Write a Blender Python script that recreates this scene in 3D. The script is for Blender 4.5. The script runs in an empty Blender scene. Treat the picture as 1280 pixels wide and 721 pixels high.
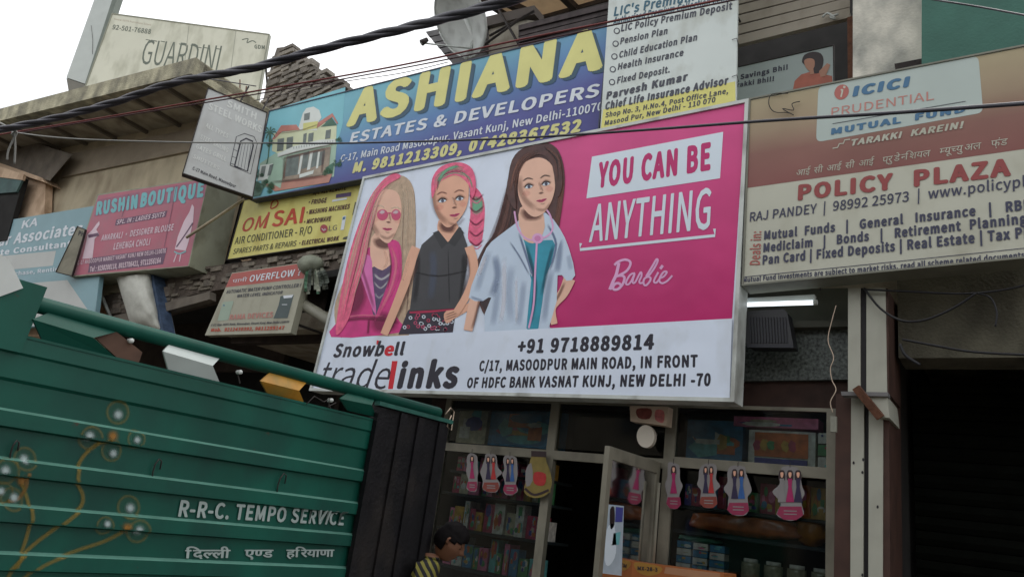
import bpy, bmesh, math, random
from mathutils import Vector, Matrix, noise
from mathutils.geometry import tessellate_polygon
random.seed(7)
scene = bpy.context.scene
COL = scene.collection
# ------------------------------------------------------------------ camera
F_PX, CU, CV = 932.0, 640.0, 360.5
_X = -Vector((-1357, 98, F_PX)).normalized()
_Z = Vector((420, -3060, F_PX)).normalized()
_Z = (_Z - _X * _X.dot(_Z)).normalized()
_Y = _Z.cross(_X)
AX = (_X, _Y, _Z)                       # street axes in lens terms (right, down, forward)
CAM = Vector((0, 0, 1.6))
def world_of(c): return Vector((AX[0].dot(c), AX[1].dot(c), AX[2].dot(c)))
cam_d = bpy.data.cameras.new('camera')
cam = bpy.data.objects.new('camera', cam_d); COL.objects.link(cam)
r_, u_, b_ = world_of(Vector((1, 0, 0))), world_of(Vector((0, -1, 0))), world_of(Vector((0, 0, -1)))
cam.matrix_world = Matrix(((r_.x, u_.x, b_.x, CAM.x), (r_.y, u_.y, b_.y, CAM.y), (r_.z, u_.z, b_.z, CAM.z), (0, 0, 0, 1)))
cam_d.sensor_width = 36; cam_d.lens = 36 * F_PX / 1280; cam_d.clip_end = 2000; cam_d.clip_start = .05
scene.camera = cam
# ------------------------------------------------------------------ sky, sun, exposure
SUN_EL, SUN_AZ = math.radians(62), math.radians(20)
w = bpy.data.worlds.new('World'); scene.world = w; w.use_nodes = True
nt = w.node_tree; nt.nodes.clear()
sky = nt.nodes.new('ShaderNodeTexSky'); sky.sky_type = 'NISHITA'; sky.sun_disc = False
sky.sun_elevation = SUN_EL; sky.sun_rotation = SUN_AZ; sky.air_density = 1.5; sky.dust_density = 5
mx = nt.nodes.new('ShaderNodeMix'); mx.data_type = 'RGBA'; mx.inputs[0].default_value = .86
mx.inputs[7].default_value = (10.6, 10.9, 11.4, 1)
bg = nt.nodes.new('ShaderNodeBackground'); bg.inputs[1].default_value = .1
out = nt.nodes.new('ShaderNodeOutputWorld')
cn = nt.nodes.new('ShaderNodeTexNoise'); cn.inputs['Scale'].default_value = 2.2; cn.inputs['Detail'].default_value = 7
ct_ = nt.nodes.new('ShaderNodeTexCoord'); nt.links.new(ct_.outputs['Generated'], cn.inputs['Vector'])
cc_ = nt.nodes.new('ShaderNodeValToRGB'); cc_.color_ramp.elements[0].position = .32; cc_.color_ramp.elements[1].position = .62
cc_.color_ramp.elements[0].color = (.60, .63, .68, 1); cc_.color_ramp.elements[1].color = (1, 1, 1, 1); nt.links.new(cn.outputs[0], cc_.inputs[0])
cs_ = nt.nodes.new('ShaderNodeVectorMath'); cs_.operation = 'SCALE'; cs_.inputs['Scale'].default_value = 11.6      # overcast cloud deck
nt.links.new(cc_.outputs[0], cs_.inputs[0]); nt.links.new(cs_.outputs[0], mx.inputs[7])
nt.links.new(sky.outputs[0], mx.inputs[6]); nt.links.new(mx.outputs[2], bg.inputs[0]); nt.links.new(bg.outputs[0], out.inputs[0])
sd = bpy.data.lights.new('sun', 'SUN'); sd.energy = .7; sd.angle = math.radians(25); sd.color = (1, .97, .92)
sun = bpy.data.objects.new('sun', sd); COL.objects.link(sun)
_sd = Vector((math.sin(SUN_AZ + math.pi) * math.cos(SUN_EL) * -1, -math.cos(SUN_AZ) * math.cos(SUN_EL) * 1, math.sin(SUN_EL)))
SUN_DIR = Vector((math.cos(SUN_EL) * math.sin(SUN_AZ), math.cos(SUN_EL) * math.cos(SUN_AZ), math.sin(SUN_EL)))
sun.rotation_euler = SUN_DIR.to_track_quat('Z', 'Y').to_euler()
scene.view_settings.view_transform = 'Standard'; scene.view_settings.look = 'None'
scene.view_settings.exposure = 0.55; scene.view_settings.gamma = 1
scene.render.engine = 'CYCLES'
scene.cycles.max_bounces = 6; scene.cycles.use_denoising = True

# ------------------------------------------------------------------ places seen through the lens, put on real planes
def ray(u, v): return world_of(Vector((u - CU, v - CV, F_PX)))
class Plane:
    """vertical (or any) plane through a, normal n facing the street"""
    def __init__(s, a, n): s.a = Vector(a); s.n = Vector(n).normalized(); 
    def __call__(s, p, off=0.0):
        if len(p) == 3: off += p[2]
        d = ray(p[0], p[1]); q = CAM + d * ((s.a + s.n * off - CAM).dot(s.n) / d.dot(s.n)); return q
def facade(y): return Plane((0, y, 0), (0, -1, 0))
def turned(deg, u, v, y):            # vertical plane turned about Z by deg, through what stands at (u,v) at depth y
    a = facade(y)((u, v)); t = math.radians(deg); return Plane(a, (math.sin(t), -math.cos(t), 0))
def side(x): return Plane((x, 0, 0), (1, 0, 0))
def level(z): return Plane((0, 0, z), (0, 0, -1))
def at_dist(u, v, d): return CAM + ray(u, v).normalized() * d

# ------------------------------------------------------------------ materials
MATS = {}
def lin(c): c /= 255; return c / 12.92 if c <= .04045 else ((c + .055) / 1.055) ** 2.4
def rgb(r, g, b, k=1.0): return tuple(min(.9, lin(x) * k) for x in (r, g, b))
def mat(name, c, rough=.6, var=.12, scale=4, bump=0.0, metal=0.0, stain=None, stain_amt=0, bscale=40, streak=0, spec=.4, det=6):
    if name in MATS: return MATS[name]
    m = bpy.data.materials.new(name); m.use_nodes = True; t = m.node_tree; N = t.nodes; L = t.links
    b = N['Principled BSDF']; b.inputs['Roughness'].default_value = rough; b.inputs['Metallic'].default_value = metal
    b.inputs['Specular IOR Level'].default_value = spec
    tc = N.new('ShaderNodeTexCoord')
    n1 = N.new('ShaderNodeTexNoise'); n1.inputs['Scale'].default_value = scale; n1.inputs['Detail'].default_value = det
    L.new(tc.outputs['Object'], n1.inputs['Vector'])
    cr = N.new('ShaderNodeValToRGB'); cr.color_ramp.elements[0].position = .3; cr.color_ramp.elements[1].position = .7
    lo = tuple(x * (1 - var) for x in c); hi = tuple(min(.95, x * (1 + var)) for x in c)
    cr.color_ramp.elements[0].color = (*lo, 1); cr.color_ramp.elements[1].color = (*hi, 1)
    L.new(n1.outputs[0], cr.inputs[0]); last = cr.outputs[0]
    if stain:
        n2 = N.new('ShaderNodeTexNoise'); n2.inputs['Scale'].default_value = 1.7; n2.inputs['Detail'].default_value = 8
        mp = N.new('ShaderNodeMapping'); mp.inputs['Scale'].default_value = (2.0, 2.0, .8 if streak else 1.3)
        L.new(tc.outputs['Object'], mp.inputs[0]); L.new(mp.outputs[0], n2.inputs['Vector'])
        c2 = N.new('ShaderNodeValToRGB'); c2.color_ramp.elements[0].position = .62 - stain_amt * .3; c2.color_ramp.elements[1].position = .75
        c2.color_ramp.elements[0].color = (0, 0, 0, 1); c2.color_ramp.elements[1].color = (1, 1, 1, 1)
        L.new(n2.outputs[0], c2.inputs[0])
        mm = N.new('ShaderNodeMix'); mm.data_type = 'RGBA'; mm.inputs[7].default_value = (*stain, 1)
        L.new(c2.outputs[0], mm.inputs[0]); L.new(last, mm.inputs[6]); last = mm.outputs[2]
    L.new(last, b.inputs['Base Color'])
    if bump:
        n3 = N.new('ShaderNodeTexNoise'); n3.inputs['Scale'].default_value = bscale; n3.inputs['Detail'].default_value = 5
        L.new(tc.outputs['Object'], n3.inputs['Vector'])
        bp = N.new('ShaderNodeBump'); bp.inputs['Strength'].default_value = bump; bp.inputs['Distance'].default_value = .02
        L.new(n3.outputs[0], bp.inputs['Height']); L.new(bp.outputs[0], b.inputs['Normal'])
    MATS[name] = m; return m
def grad_mat(name, stops, o, d, rough=.5):
    """colour blend across a sign: stops [(t, colour)], t measured along d from o (object space of the sign)"""
    if name in MATS: return MATS[name]
    m = bpy.data.materials.new(name); m.use_nodes = True; t = m.node_tree; N = t.nodes; L = t.links
    b = N['Principled BSDF']; b.inputs['Roughness'].default_value = rough; b.inputs['Specular IOR Level'].default_value = .3
    tc = N.new('ShaderNodeTexCoord'); dp = N.new('ShaderNodeVectorMath'); dp.operation = 'DOT_PRODUCT'
    dd = Vector(d); dl = dd.length; dd = dd / (dl * dl)
    dp.inputs[1].default_value = dd; L.new(tc.outputs['Object'], dp.inputs[0])
    ad = N.new('ShaderNodeMath'); ad.operation = 'SUBTRACT'; ad.inputs[1].default_value = Vector(o).dot(dd); L.new(dp.outputs['Value'], ad.inputs[0])
    cr = N.new('ShaderNodeValToRGB'); e = cr.color_ramp.elements
    e[0].position = stops[0][0]; e[0].color = (*stops[0][1], 1); e[1].position = stops[-1][0]; e[1].color = (*stops[-1][1], 1)
    for p, c in stops[1:-1]:
        x = e.new(p); x.color = (*c, 1)
    L.new(ad.outputs[0], cr.inputs[0])
    n1 = N.new('ShaderNodeTexNoise'); n1.inputs['Scale'].default_value = 1.3; n1.inputs['Detail'].default_value = 6; L.new(tc.outputs['Object'], n1.inputs['Vector'])
    mr = N.new('ShaderNodeMapRange'); mr.inputs[1].default_value = .3; mr.inputs[2].default_value = .7; mr.inputs[3].default_value = .88; mr.inputs[4].default_value = 1.05
    L.new(n1.outputs[0], mr.inputs[0])
    mu = N.new('ShaderNodeVectorMath'); mu.operation = 'SCALE'; L.new(cr.outputs[0], mu.inputs[0]); L.new(mr.outputs[0], mu.inputs['Scale'])
    L.new(mu.outputs[0], b.inputs['Base Color'])
    n2 = N.new('ShaderNodeTexNoise'); n2.inputs['Scale'].default_value = 1.8; L.new(tc.outputs['Object'], n2.inputs['Vector'])
    bp = N.new('ShaderNodeBump'); bp.inputs['Strength'].default_value = .5; bp.inputs['Distance'].default_value = .05; L.new(n2.outputs[0], bp.inputs['Height']); L.new(bp.outputs[0], b.inputs['Normal'])
    MATS[name] = m; return m
def soft_mat(name, c, rough=.6):
    """sprayed paint: density comes from the vertex attribute 'dens'"""
    m = bpy.data.materials.new(name); m.use_nodes = True; t = m.node_tree; N = t.nodes; L = t.links
    b = N['Principled BSDF']; b.inputs['Roughness'].default_value = rough; b.inputs['Base Color'].default_value = (*c, 1)
    at = N.new('ShaderNodeAttribute'); at.attribute_name = 'dens'
    tr = N.new('ShaderNodeBsdfTransparent'); ms = N.new('ShaderNodeMixShader')
    L.new(at.outputs['Fac'], ms.inputs[0]); L.new(tr.outputs[0], ms.inputs[1]); L.new(b.outputs[0], ms.inputs[2]); L.new(ms.outputs[0], N['Material Output'].inputs[0])
    MATS[name] = m; return m
def glass_mat(name, tint=(.75, .8, .8), dirty=.12):
    m = bpy.data.materials.new(name); m.use_nodes = True; t = m.node_tree; N = t.nodes; L = t.links
    N.remove(N['Principled BSDF'])
    tr = N.new('ShaderNodeBsdfTransparent'); tr.inputs[0].default_value = (*tint, 1)
    gl = N.new('ShaderNodeBsdfGlossy'); gl.inputs[1].default_value = .08; gl.inputs[0].default_value = (.8, .8, .8, 1)
    fr = N.new('ShaderNodeFresnel'); fr.inputs[0].default_value = 1.45
    ms = N.new('ShaderNodeMixShader'); L.new(fr.outputs[0], ms.inputs[0]); L.new(tr.outputs[0], ms.inputs[1]); L.new(gl.outputs[0], ms.inputs[2])
    L.new(ms.outputs[0], N['Material Output'].inputs[0]); MATS[name] = m; return m

# ------------------------------------------------------------------ objects
def tag(o, label=None, cat=None, group=None, kind=None):
    if label: o['label'] = label
    if cat: o['category'] = cat
    if group: o['group'] = group
    if kind: o['kind'] = kind
    return o
def thing(name, label, cat, loc, group=None):
    o = bpy.data.objects.new(name, None); COL.objects.link(o); o.location = loc; o.empty_display_size = .1
    return tag(o, label, cat, group)
def wloc(o):
    p = Vector(o.location)
    while o.parent: o = o.parent; p += Vector(o.location)
    return p
def put(name, verts, faces, m, parent=None, smooth=False, loc=None):
    """link a mesh; verts in world space"""
    base = wloc(parent) if parent else Vector((0, 0, 0))
    own = Vector((0, 0, 0))
    if parent is None:
        if loc is None:
            xs = [v[0] for v in verts]; ys = [v[1] for v in verts]; zs = [v[2] for v in verts]
            loc = Vector(((min(xs) + max(xs)) / 2, (min(ys) + max(ys)) / 2, min(zs)))
        own = Vector(loc)
    me = bpy.data.meshes.new(name); me.from_pydata([Vector(v) - base - own for v in verts], [], faces)
    if isinstance(m, (list, tuple)):
        for x in m: me.materials.append(x)
    else: me.materials.append(m)
    if smooth: me.polygons.foreach_set('use_smooth', [True] * len(me.polygons))
    me.update()
    o = bpy.data.objects.new(name, me); COL.objects.link(o)
    if parent: o.parent = parent
    else: o.location = own
    return o
class MB:
    def __init__(s): s.v = []; s.f = []
    def add(s, v, f): b = len(s.v); s.v += [Vector(x) for x in v]; s.f += [tuple(i + b for i in q) for q in f]; return s
    def prism(s, poly, thick):        # poly world points, extruded by vector thick
        n = len(poly); th = Vector(thick)
        tris = tessellate_polygon([[Vector(p) for p in poly]])
        v = [Vector(p) for p in poly] + [Vector(p) + th for p in poly]
        f = [tuple(t) for t in tris] + [tuple(i + n for i in reversed(t)) for t in tris]
        f += [(i, (i + 1) % n, (i + 1) % n + n, i + n) for i in range(n)]
        return s.add(v, f)
    def box(s, a, b):
        a = Vector(a); b = Vector(b)
        return s.prism([(a.x, a.y, a.z), (b.x, a.y, a.z), (b.x, a.y, b.z), (a.x, a.y, b.z)], (0, b.y - a.y, 0))
    def obox(s, p, ex, ey, ez):       # centre and half vectors
        p, ex, ey, ez = map(Vector, (p, ex, ey, ez))
        return s.prism([p - ex - ey - ez, p + ex - ey - ez, p + ex + ey - ez, p - ex + ey - ez], ez * 2)
    def bar(s, a, b, r, n=8, r2=None):
        return s.tube([a, b], r, n, r2)
    def tube(s, pts, r, n=8, r2=None):
        pts = [Vector(p) for p in pts]; r2 = r if r2 is None else r2; rings = []; up = None
        for i, p in enumerate(pts):
            t = (pts[min(i + 1, len(pts) - 1)] - pts[max(i - 1, 0)]).normalized()
            if up is None: up = t.orthogonal().normalized()
            up = (up - t * up.dot(t)).normalized(); sd_ = t.cross(up)
            rr = r + (r2 - r) * i / max(1, len(pts) - 1)
            rings.append([p + up * math.cos(2 * math.pi * k / n) * rr + sd_ * math.sin(2 * math.pi * k / n) * rr for k in range(n)])
        v = [x for q in rings for x in q]; f = []
        for i in range(len(pts) - 1):
            for k in range(n): f.append((i * n + k, i * n + (k + 1) % n, (i + 1) * n + (k + 1) % n, (i + 1) * n + k))
        f.append(tuple(reversed(range(n)))); f.append(tuple(range((len(pts) - 1) * n, len(pts) * n)))
        return s.add(v, f)
    def build(s, name, m, parent=None, smooth=False, loc=None): return put(name, s.v, s.f, m, parent, smooth, loc)
def poly(pl, pts, off=0): return [pl(p, off) for p in pts]
def prism(name, pl, pts, depth, m, parent=None, off=0):
    """outline seen at pts on plane pl, depth metres thick away from the street"""
    return MB().prism(poly(pl, pts, off), -pl.n * depth).build(name, m, parent)
def tube(name, pts, r, m, parent=None, n=8, r2=None):
    return MB().tube(pts, r, n, r2).build(name, m, parent, True)
def smoothline(pts, k=6, closed=False):
    n = len(pts); outp = []
    rng = range(n if closed else n - 1)
    for i in rng:
        if closed: p0, p1, p2, p3 = (pts[(i + j - 1) % n] for j in range(4))
        else: p0, p1, p2, p3 = pts[max(i - 1, 0)], pts[i], pts[min(i + 1, n - 1)], pts[min(i + 2, n - 1)]
        for s in range(k):
            t = s / k
            outp.append(tuple(.5 * (2 * b + (c - a) * t + (2 * a - 5 * b + 4 * c - d) * t * t + (3 * b - a - 3 * c + d) * t ** 3) for a, b, c, d in zip(p0, p1, p2, p3)))
    if not closed: outp.append(tuple(pts[-1]))
    return outp

# ------------------------------------------------------------------ lettering
GL = {}
def face_of(fn):                     # type faces that ship inside Blender itself
    try: return bpy.data.fonts.load(bpy.utils.resource_path('LOCAL') + '/datafiles/fonts/' + fn)
    except Exception: return None
FONT, FONT_H = face_of('Noto Sans CJK Regular.woff2'), face_of('NotoSansDevanagari-Regular.woff2')
def text_mesh(s, bold=0.0, builtin=False):
    key = (s, builtin, round(bold, 3))
    if key in GL: return GL[key]
    cu = bpy.data.curves.new('t', 'FONT'); cu.body = s; cu.fill_mode = 'FRONT'; cu.resolution_u = 3; cu.space_character = 1 + bold * 2.2
    if builtin and FONT_H: cu.font = FONT_H
    elif FONT: cu.font = FONT
    o = bpy.data.objects.new('t', cu); COL.objects.link(o)
    me = o.to_mesh()
    vs = [v.co.copy() for v in me.vertices]; fs = [tuple(p.vertices) for p in me.polygons]
    o.to_mesh_clear(); bpy.data.objects.remove(o); bpy.data.curves.remove(cu)
    # faces of one glyph may overlap: keep them apart by a few hundredths of a millimetre
    v2 = []; f2 = []
    for i, f in enumerate(fs):
        b0 = len(v2); v2 += [Vector((vs[j].x, vs[j].y, ((i * 7919) % 16) * .00003)) for j in f]; f2.append(tuple(range(b0, b0 + len(f))))
    GL[key] = (v2, f2); return GL[key]
def advance(c):
    a = text_mesh('|' + c + '|', 0, True); b = text_mesh('||', 0, True)
    return (max(v.x for v in a[0]) - min(v.x for v in a[0])) - (max(v.x for v in b[0]) - min(v.x for v in b[0]))
def hindi_mesh(tokens):
    """glyphs set one by one; '~' after a letter keeps its half form (the stem cut off)"""
    V = []; Fc = []; x = 0
    for tk in tokens:
        if tk == ' ': x += .25; continue
        half = tk.endswith('~'); c = tk.rstrip('~')
        vs, fs = text_mesh(c, 0, True); adv = advance(c)
        bm = bmesh.new(); bv = [bm.verts.new(v) for v in vs]
        for f in fs:
            try: bm.faces.new([bv[i] for i in f])
            except ValueError: pass
        if half:
            cut = adv * .72
            bmesh.ops.bisect_plane(bm, geom=bm.verts[:] + bm.edges[:] + bm.faces[:], plane_co=(cut, 0, 0), plane_no=(1, 0, 0), clear_outer=True)
            adv = cut
        base = len(V)
        bm.verts.index_update()
        if c == 'ि': adv -= .0
        V += [Vector((v.co.x + x, v.co.y, v.co.z)) for v in bm.verts]
        Fc += [tuple(base + v.index for v in f.verts) for f in bm.faces]
        bm.free(); x += adv
    return V, Fc
def letter(S, s, bl, br, tl, m, bold=0.0, layer=3, capref='H', name='lettering', hindi=False, bend=None):
    """write s on plane S.pl: bl/br ends of the base line, tl top of the first letter (as seen)"""
    vs, fs = hindi_mesh(s) if hindi else text_mesh(s, bold)
    x0 = min(v.x for v in vs); x1 = max(v.x for v in vs)
    if hindi: cap = .62
    else:
        cv = text_mesh(capref)[0]; cap = max(v.y for v in cv)
    off = S.step * layer
    A, B, C = S.pl(bl, off), S.pl(br, off), S.pl(tl, off)
    # heavier faces: the same glyphs struck again a little to each side, each strike a hair prouder
    sh = [(0, 0)]
    if bold: sh += [(bold * .56 * math.cos(k * math.pi / 6), bold * .42 * math.sin(k * math.pi / 6)) for k in range(12)]
    ex = bold * .56; W = []; FF = []
    for k, (dx, dy) in enumerate(sh):
        o_ = S.pl.n * (S.step * .09 * k); b0 = len(W)
        W += [A + o_ + S.pl.n * v.z + (B - A) * ((v.x + dx - x0 + ex) / (x1 - x0 + 2 * ex)) + (C - A) * ((v.y + dy + ex * .8) / (cap + 1.6 * ex)) for v in vs]
        FF += [tuple(i + b0 for i in f) for f in fs]
    if getattr(S, 'post', None): W = [S.post(q) for q in W]
    o = put(name, W, FF, m, S.root)
    if len(vs) > 0: o['kind'] = 'stuff'
    return o
def ink(S, pts, m, layer=1, name='print', smooth=0, parent=None):
    if smooth: pts = smoothline(pts, smooth, True)
    P = poly(S.pl, pts, S.step * layer)
    tr = tessellate_polygon([P])
    return put(name, P, [tuple(t) for t in tr], m, parent or S.root)
def stroke_pts(pts, w):
    L_, R_ = [], []
    for i, p in enumerate(pts):
        a = pts[max(i - 1, 0)]; b = pts[min(i + 1, len(pts) - 1)]
        dx, dy = b[0] - a[0], b[1] - a[1]; l = math.hypot(dx, dy) or 1
        ww = (w if not callable(w) else w(i / (len(pts) - 1))) / 2
        L_.append((p[0] - dy / l * ww, p[1] + dx / l * ww)); R_.append((p[0] + dy / l * ww, p[1] - dx / l * ww))
    return L_, R_
def stroke(S, pts, w, m, layer=3, k=5, name='print'):
    if k: pts = smoothline(pts, k)
    L_, R_ = stroke_pts(pts, w)
    n = len(L_)
    V = [S.pl(p, S.step * (layer + .6 * (i % n) / n)) for i, p in enumerate(L_ + R_)]
    return put(name, V, [(i, i + 1, n + i + 1, n + i) for i in range(n - 1)], m, S.root)
def lerp2(a, b, t): return tuple(x + (y - x) * t for x, y in zip(a, b))
def disc(S, c, rx, ry, m, layer=3, n=20, name='print', rot=0):
    return ink(S, [(c[0] + math.cos(rot) * rx * math.cos(a) - math.sin(rot) * ry * math.sin(a), c[1] + math.sin(rot) * rx * math.cos(a) + math.cos(rot) * ry * math.sin(a)) for a in [2 * math.pi * i / n for i in range(n)]], m, layer, name)

class Sign:
    """board with front face, edge frame and depth; corners as seen TL TR BR BL"""
    def __init__(s, name, label, cat, pl, q, depth, face, frame=None, fw=.02, group=None, facename='face_panel', proud=.012, step=.0012):
        s.step = step; s.pl = pl; Q = poly(pl, q); s.Q = Q; s.q = q
        c = sum(Q, Vector()) / 4; zb = min(p.z for p in Q)
        s.root = thing(name, label, cat, (c.x, c.y, zb), group)
        MB().prism(Q, -pl.n * depth).build(facename, face, s.root)
        if frame:
            out_, in_ = [], []
            cc = c
            for i in range(4):
                a, b, d = Q[i - 1], Q[i], Q[(i + 1) % 4]
                e1 = (a - b).normalized(); e2 = (d - b).normalized()
                out_.append(b - (e1 + e2) * .004); in_.append(b + (e1 + e2) * fw)
            n = pl.n
            V = [p + n * proud for p in out_] + [p + n * proud for p in in_] + [p - n * (depth + .004) for p in out_] + [p + n * .0005 for p in in_]
            Fq = []
            for i in range(4):
                j = (i + 1) % 4
                Fq += [(i, j, j + 4, i + 4), (i, i + 8, j + 8, j), (i + 4, j + 4, j + 12, i + 12)]
            put('frame', V, Fq, frame, s.root)
    def part(s, name, pts, m, depth=.01, off=.01): return prism(name, s.pl, pts, depth, m, s.root, off)
def blob(name, c, r, m, lab, cat, seed=0, par=None, sq=1.0):
    bm = bmesh.new(); bmesh.ops.create_icosphere(bm, subdivisions=3, radius=1)
    V = []
    for v in bm.verts:
        p = v.co.normalized(); k = 1 + .16 * noise.noise(p * 2.3 + Vector((seed, 0, 0))) + .06 * noise.noise(p * 7 + Vector((seed, 3, 0)))
        f = lambda a: math.copysign(abs(a) ** sq, a)
        V.append(Vector((f(p.x) * r[0], f(p.y) * r[1], f(p.z) * r[2])) * k + Vector(c))
    F = [tuple(v.index for v in f.verts) for f in bm.faces]; bm.free()
    o = put(name, V, F, m, par, True)
    if lab: tag(o, lab, cat)
    return o

def soft_ink(S, pts, m, layer, d=.5, name='printed_shade', core=.45, rings=4, smooth=3):
    """soft-edged print (airbrushed tone) on a board: fades to nothing at its outline"""
    pts = smoothline(pts, smooth, True); n = len(pts); cx = sum(p[0] for p in pts) / n; cy = sum(p[1] for p in pts) / n
    P = []; D = []; F = []
    for j in range(rings + 1):
        t = j / rings; q = core + (1 - core) * t if j else core * .02
        for p in pts: P.append(S.pl((cx + (p[0] - cx) * q, cy + (p[1] - cy) * q), S.step * layer)); D.append(d if j == 0 else d * (1 - t) ** .8 if j > 1 else d)
    for j in range(rings):
        for i in range(n): F.append((j * n + i, j * n + (i + 1) % n, (j + 1) * n + (i + 1) % n, (j + 1) * n + i))
    o = put(name, P, F, m, S.root); at = o.data.attributes.new('dens', 'FLOAT', 'POINT'); at.data.foreach_set('value', D); return o
def soft_line(S, pts, w, m, layer, d=.5, k=5, name='printed_shade'):
    pts = smoothline(pts, k); P = []; D = []; F = []; N_ = len(pts)
    for i, p in enumerate(pts):
        a = pts[max(i - 1, 0)]; b = pts[min(i + 1, N_ - 1)]; dx, dy = b[0] - a[0], b[1] - a[1]; l = math.hypot(dx, dy) or 1
        e = min(1, i / (N_ * .2), (N_ - 1 - i) / (N_ * .2))
        for q in (-1, -.3, .3, 1): P.append(S.pl((p[0] - dy / l * w * q / 2, p[1] + dx / l * w * q / 2), S.step * layer)); D.append(0 if abs(q) == 1 else d * e)
    for i in range(N_ - 1):
        for k_ in range(3): a = i * 4 + k_; F.append((a, a + 1, a + 5, a + 4))
    o = put(name, P, F, m, S.root); at = o.data.attributes.new('dens', 'FLOAT', 'POINT'); at.data.foreach_set('value', D); return o
# ------------------------------------------------------------------ common paints
WHITE = mat('sign_white', rgb(218, 228, 244, 1.0), .45, .05, 1.5, bump=.5, bscale=1.6, stain=rgb(204, 212, 222), stain_amt=.3)
OLDWHITE = mat('aged_white', rgb(214, 216, 200, .85), .6, .08, 3, stain=rgb(150, 148, 130), stain_amt=.3)
EDGE = mat('sign_edge_white', rgb(205, 210, 205, .9), .5, .08, 5, stain=rgb(120, 118, 110), stain_amt=.35)
DARKINK = mat('dark_ink', rgb(42, 40, 52), .55, .1)
BLACKISH = mat('blackish_metal', rgb(34, 33, 36), .55, .2, 10)
RUST = mat('rusty_iron', rgb(92, 58, 40), .8, .35, 14, bump=.4)
IRON = mat('dark_iron', rgb(55, 50, 48), .7, .3, 10, bump=.2)
CONC = mat('weathered_concrete', rgb(178, 172, 146), .9, .32, 5, bump=.8, stain=rgb(82, 80, 74), stain_amt=.7, streak=1)
CONC_D = mat('sooty_concrete', rgb(172, 162, 144), .95, .2, 3, bump=.5, stain=rgb(128, 116, 100), stain_amt=.7)
PLASTER = mat('stained_plaster', rgb(190, 178, 152), .9, .12, 1.5, bump=.3, stain=rgb(156, 142, 120), stain_amt=.6, streak=1)
PLASTER_P = mat('pinkish_plaster', rgb(214, 186, 158), .9, .12, 2, bump=.3, stain=rgb(160, 130, 105), stain_amt=.4)
VOIDM = mat('unlit_recess_black', (.018, .017, .016), .95, .4, 3)  # near-black colour stands in for the deep shade of rooms and porch
def rel(pl, q, p, qv):
    Q = poly(pl, q); c = sum(Q, Vector()) / 4; base = Vector((c.x, c.y, min(v.z for v in Q))); return pl(p) - base, pl(qv) - pl(p)

# ------------------------------------------------------------------ the large doll-shop billboard
mpl = facade(6.0)
mq = [(455, 222), (936, 125), (918, 502), (388, 488)]
M = Sign('billboard', 'large white and magenta toy shop billboard with three women, hung over the shop front', 'billboard', mpl, mq, .2, WHITE, EDGE, .03, proud=.02, step=.0006)
PINK = grad_mat('magenta_print_hazed', [(0, rgb(220, 88, 146)), (1, rgb(192, 34, 108))], *rel(mpl, mq, (800, 150), (800, 410)))  # printed magenta; the paler top puts lens haze into the colour
PALE = mat('pale_panel_print', rgb(214, 226, 236), .45, .04, 1)
ink(M, [(676, 177), (932, 128), (915, 398), (688, 410), (640, 300)], PINK, 1, 'magenta_ground')
SK1 = mat('print_skin_light', rgb(232, 186, 162), .5, .06); SK2 = mat('print_skin_warm', rgb(228, 174, 146), .5, .06)
SKS = mat('print_skin_shade', rgb(176, 112, 90), .5, .06)
HP = mat('print_hair_pink', rgb(232, 96, 134), .5, .22, 14); HB = mat('print_hair_blond', rgb(186, 160, 134), .5, .2, 14)
HD = mat('print_hair_brown', rgb(78, 48, 44), .5, .3, 12); HDD = mat('print_hair_dark', rgb(50, 34, 36), .5, .2, 12)
JK = mat('print_jacket_pink', rgb(206, 48, 128), .5, .16, 5); JKL = mat('print_jacket_lapel', rgb(216, 110, 176), .5, .1, 5)
JKD = mat('print_jacket_fold', rgb(160, 26, 92), .5, .1, 5)
VIO = mat('print_violet_top', rgb(76, 52, 96), .4, .3, 12); VIL = mat('print_violet_shine', rgb(150, 130, 170), .4, .2, 12)
BLK = mat('print_black_top', rgb(58, 58, 62), .5, .12, 4); BLK2 = mat('print_black_fold', rgb(40, 40, 44), .5, .12, 4)
COAT = mat('print_coat_white', rgb(196, 212, 230), .5, .05, 3); COATS = mat('print_coat_shade', rgb(158, 176, 200), .5, .05, 3)
TEAL = mat('print_teal_top', rgb(44, 148, 172), .5, .14, 6); GRN = mat('print_hair_green', rgb(110, 170, 130), .5, .15, 9)
LIP = mat('print_lip', rgb(196, 70, 110), .5, .1); EYE = mat('print_eye', rgb(70, 70, 90), .5, .1); LIL = mat('print_lilac', rgb(222, 168, 210), .5, .05)
SKR = mat('print_skirt_dark', rgb(44, 34, 52), .5, .2, 20); SKRR = mat('print_skirt_red', rgb(176, 30, 76), .5, .1)
S_DK = soft_mat('print_tone_dark', rgb(96, 50, 44)); S_BK = soft_mat('print_tone_black', rgb(24, 20, 26)); S_WH = soft_mat('print_tone_white', rgb(236, 232, 236))
S_BL = soft_mat('print_tone_blush', rgb(222, 96, 104)); S_BU = soft_mat('print_tone_blue', rgb(104, 122, 156)); S_PK = soft_mat('print_tone_pink', rgb(240, 130, 160)); S_SK = soft_mat('print_tone_skin_light', rgb(240, 200, 176))
S_BLD = soft_mat('print_tone_blond', rgb(222, 204, 178)); S_BRN = soft_mat('print_tone_brown', rgb(134, 88, 74)); S_CR = soft_mat('print_tone_crimson', rgb(120, 14, 66)); S_GR = soft_mat('print_tone_green', rgb(110, 176, 140)); S_TL = soft_mat('print_tone_teal_dark', rgb(18, 84, 104)); S_PD = soft_mat('print_tone_plum', rgb(130, 40, 70))
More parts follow.
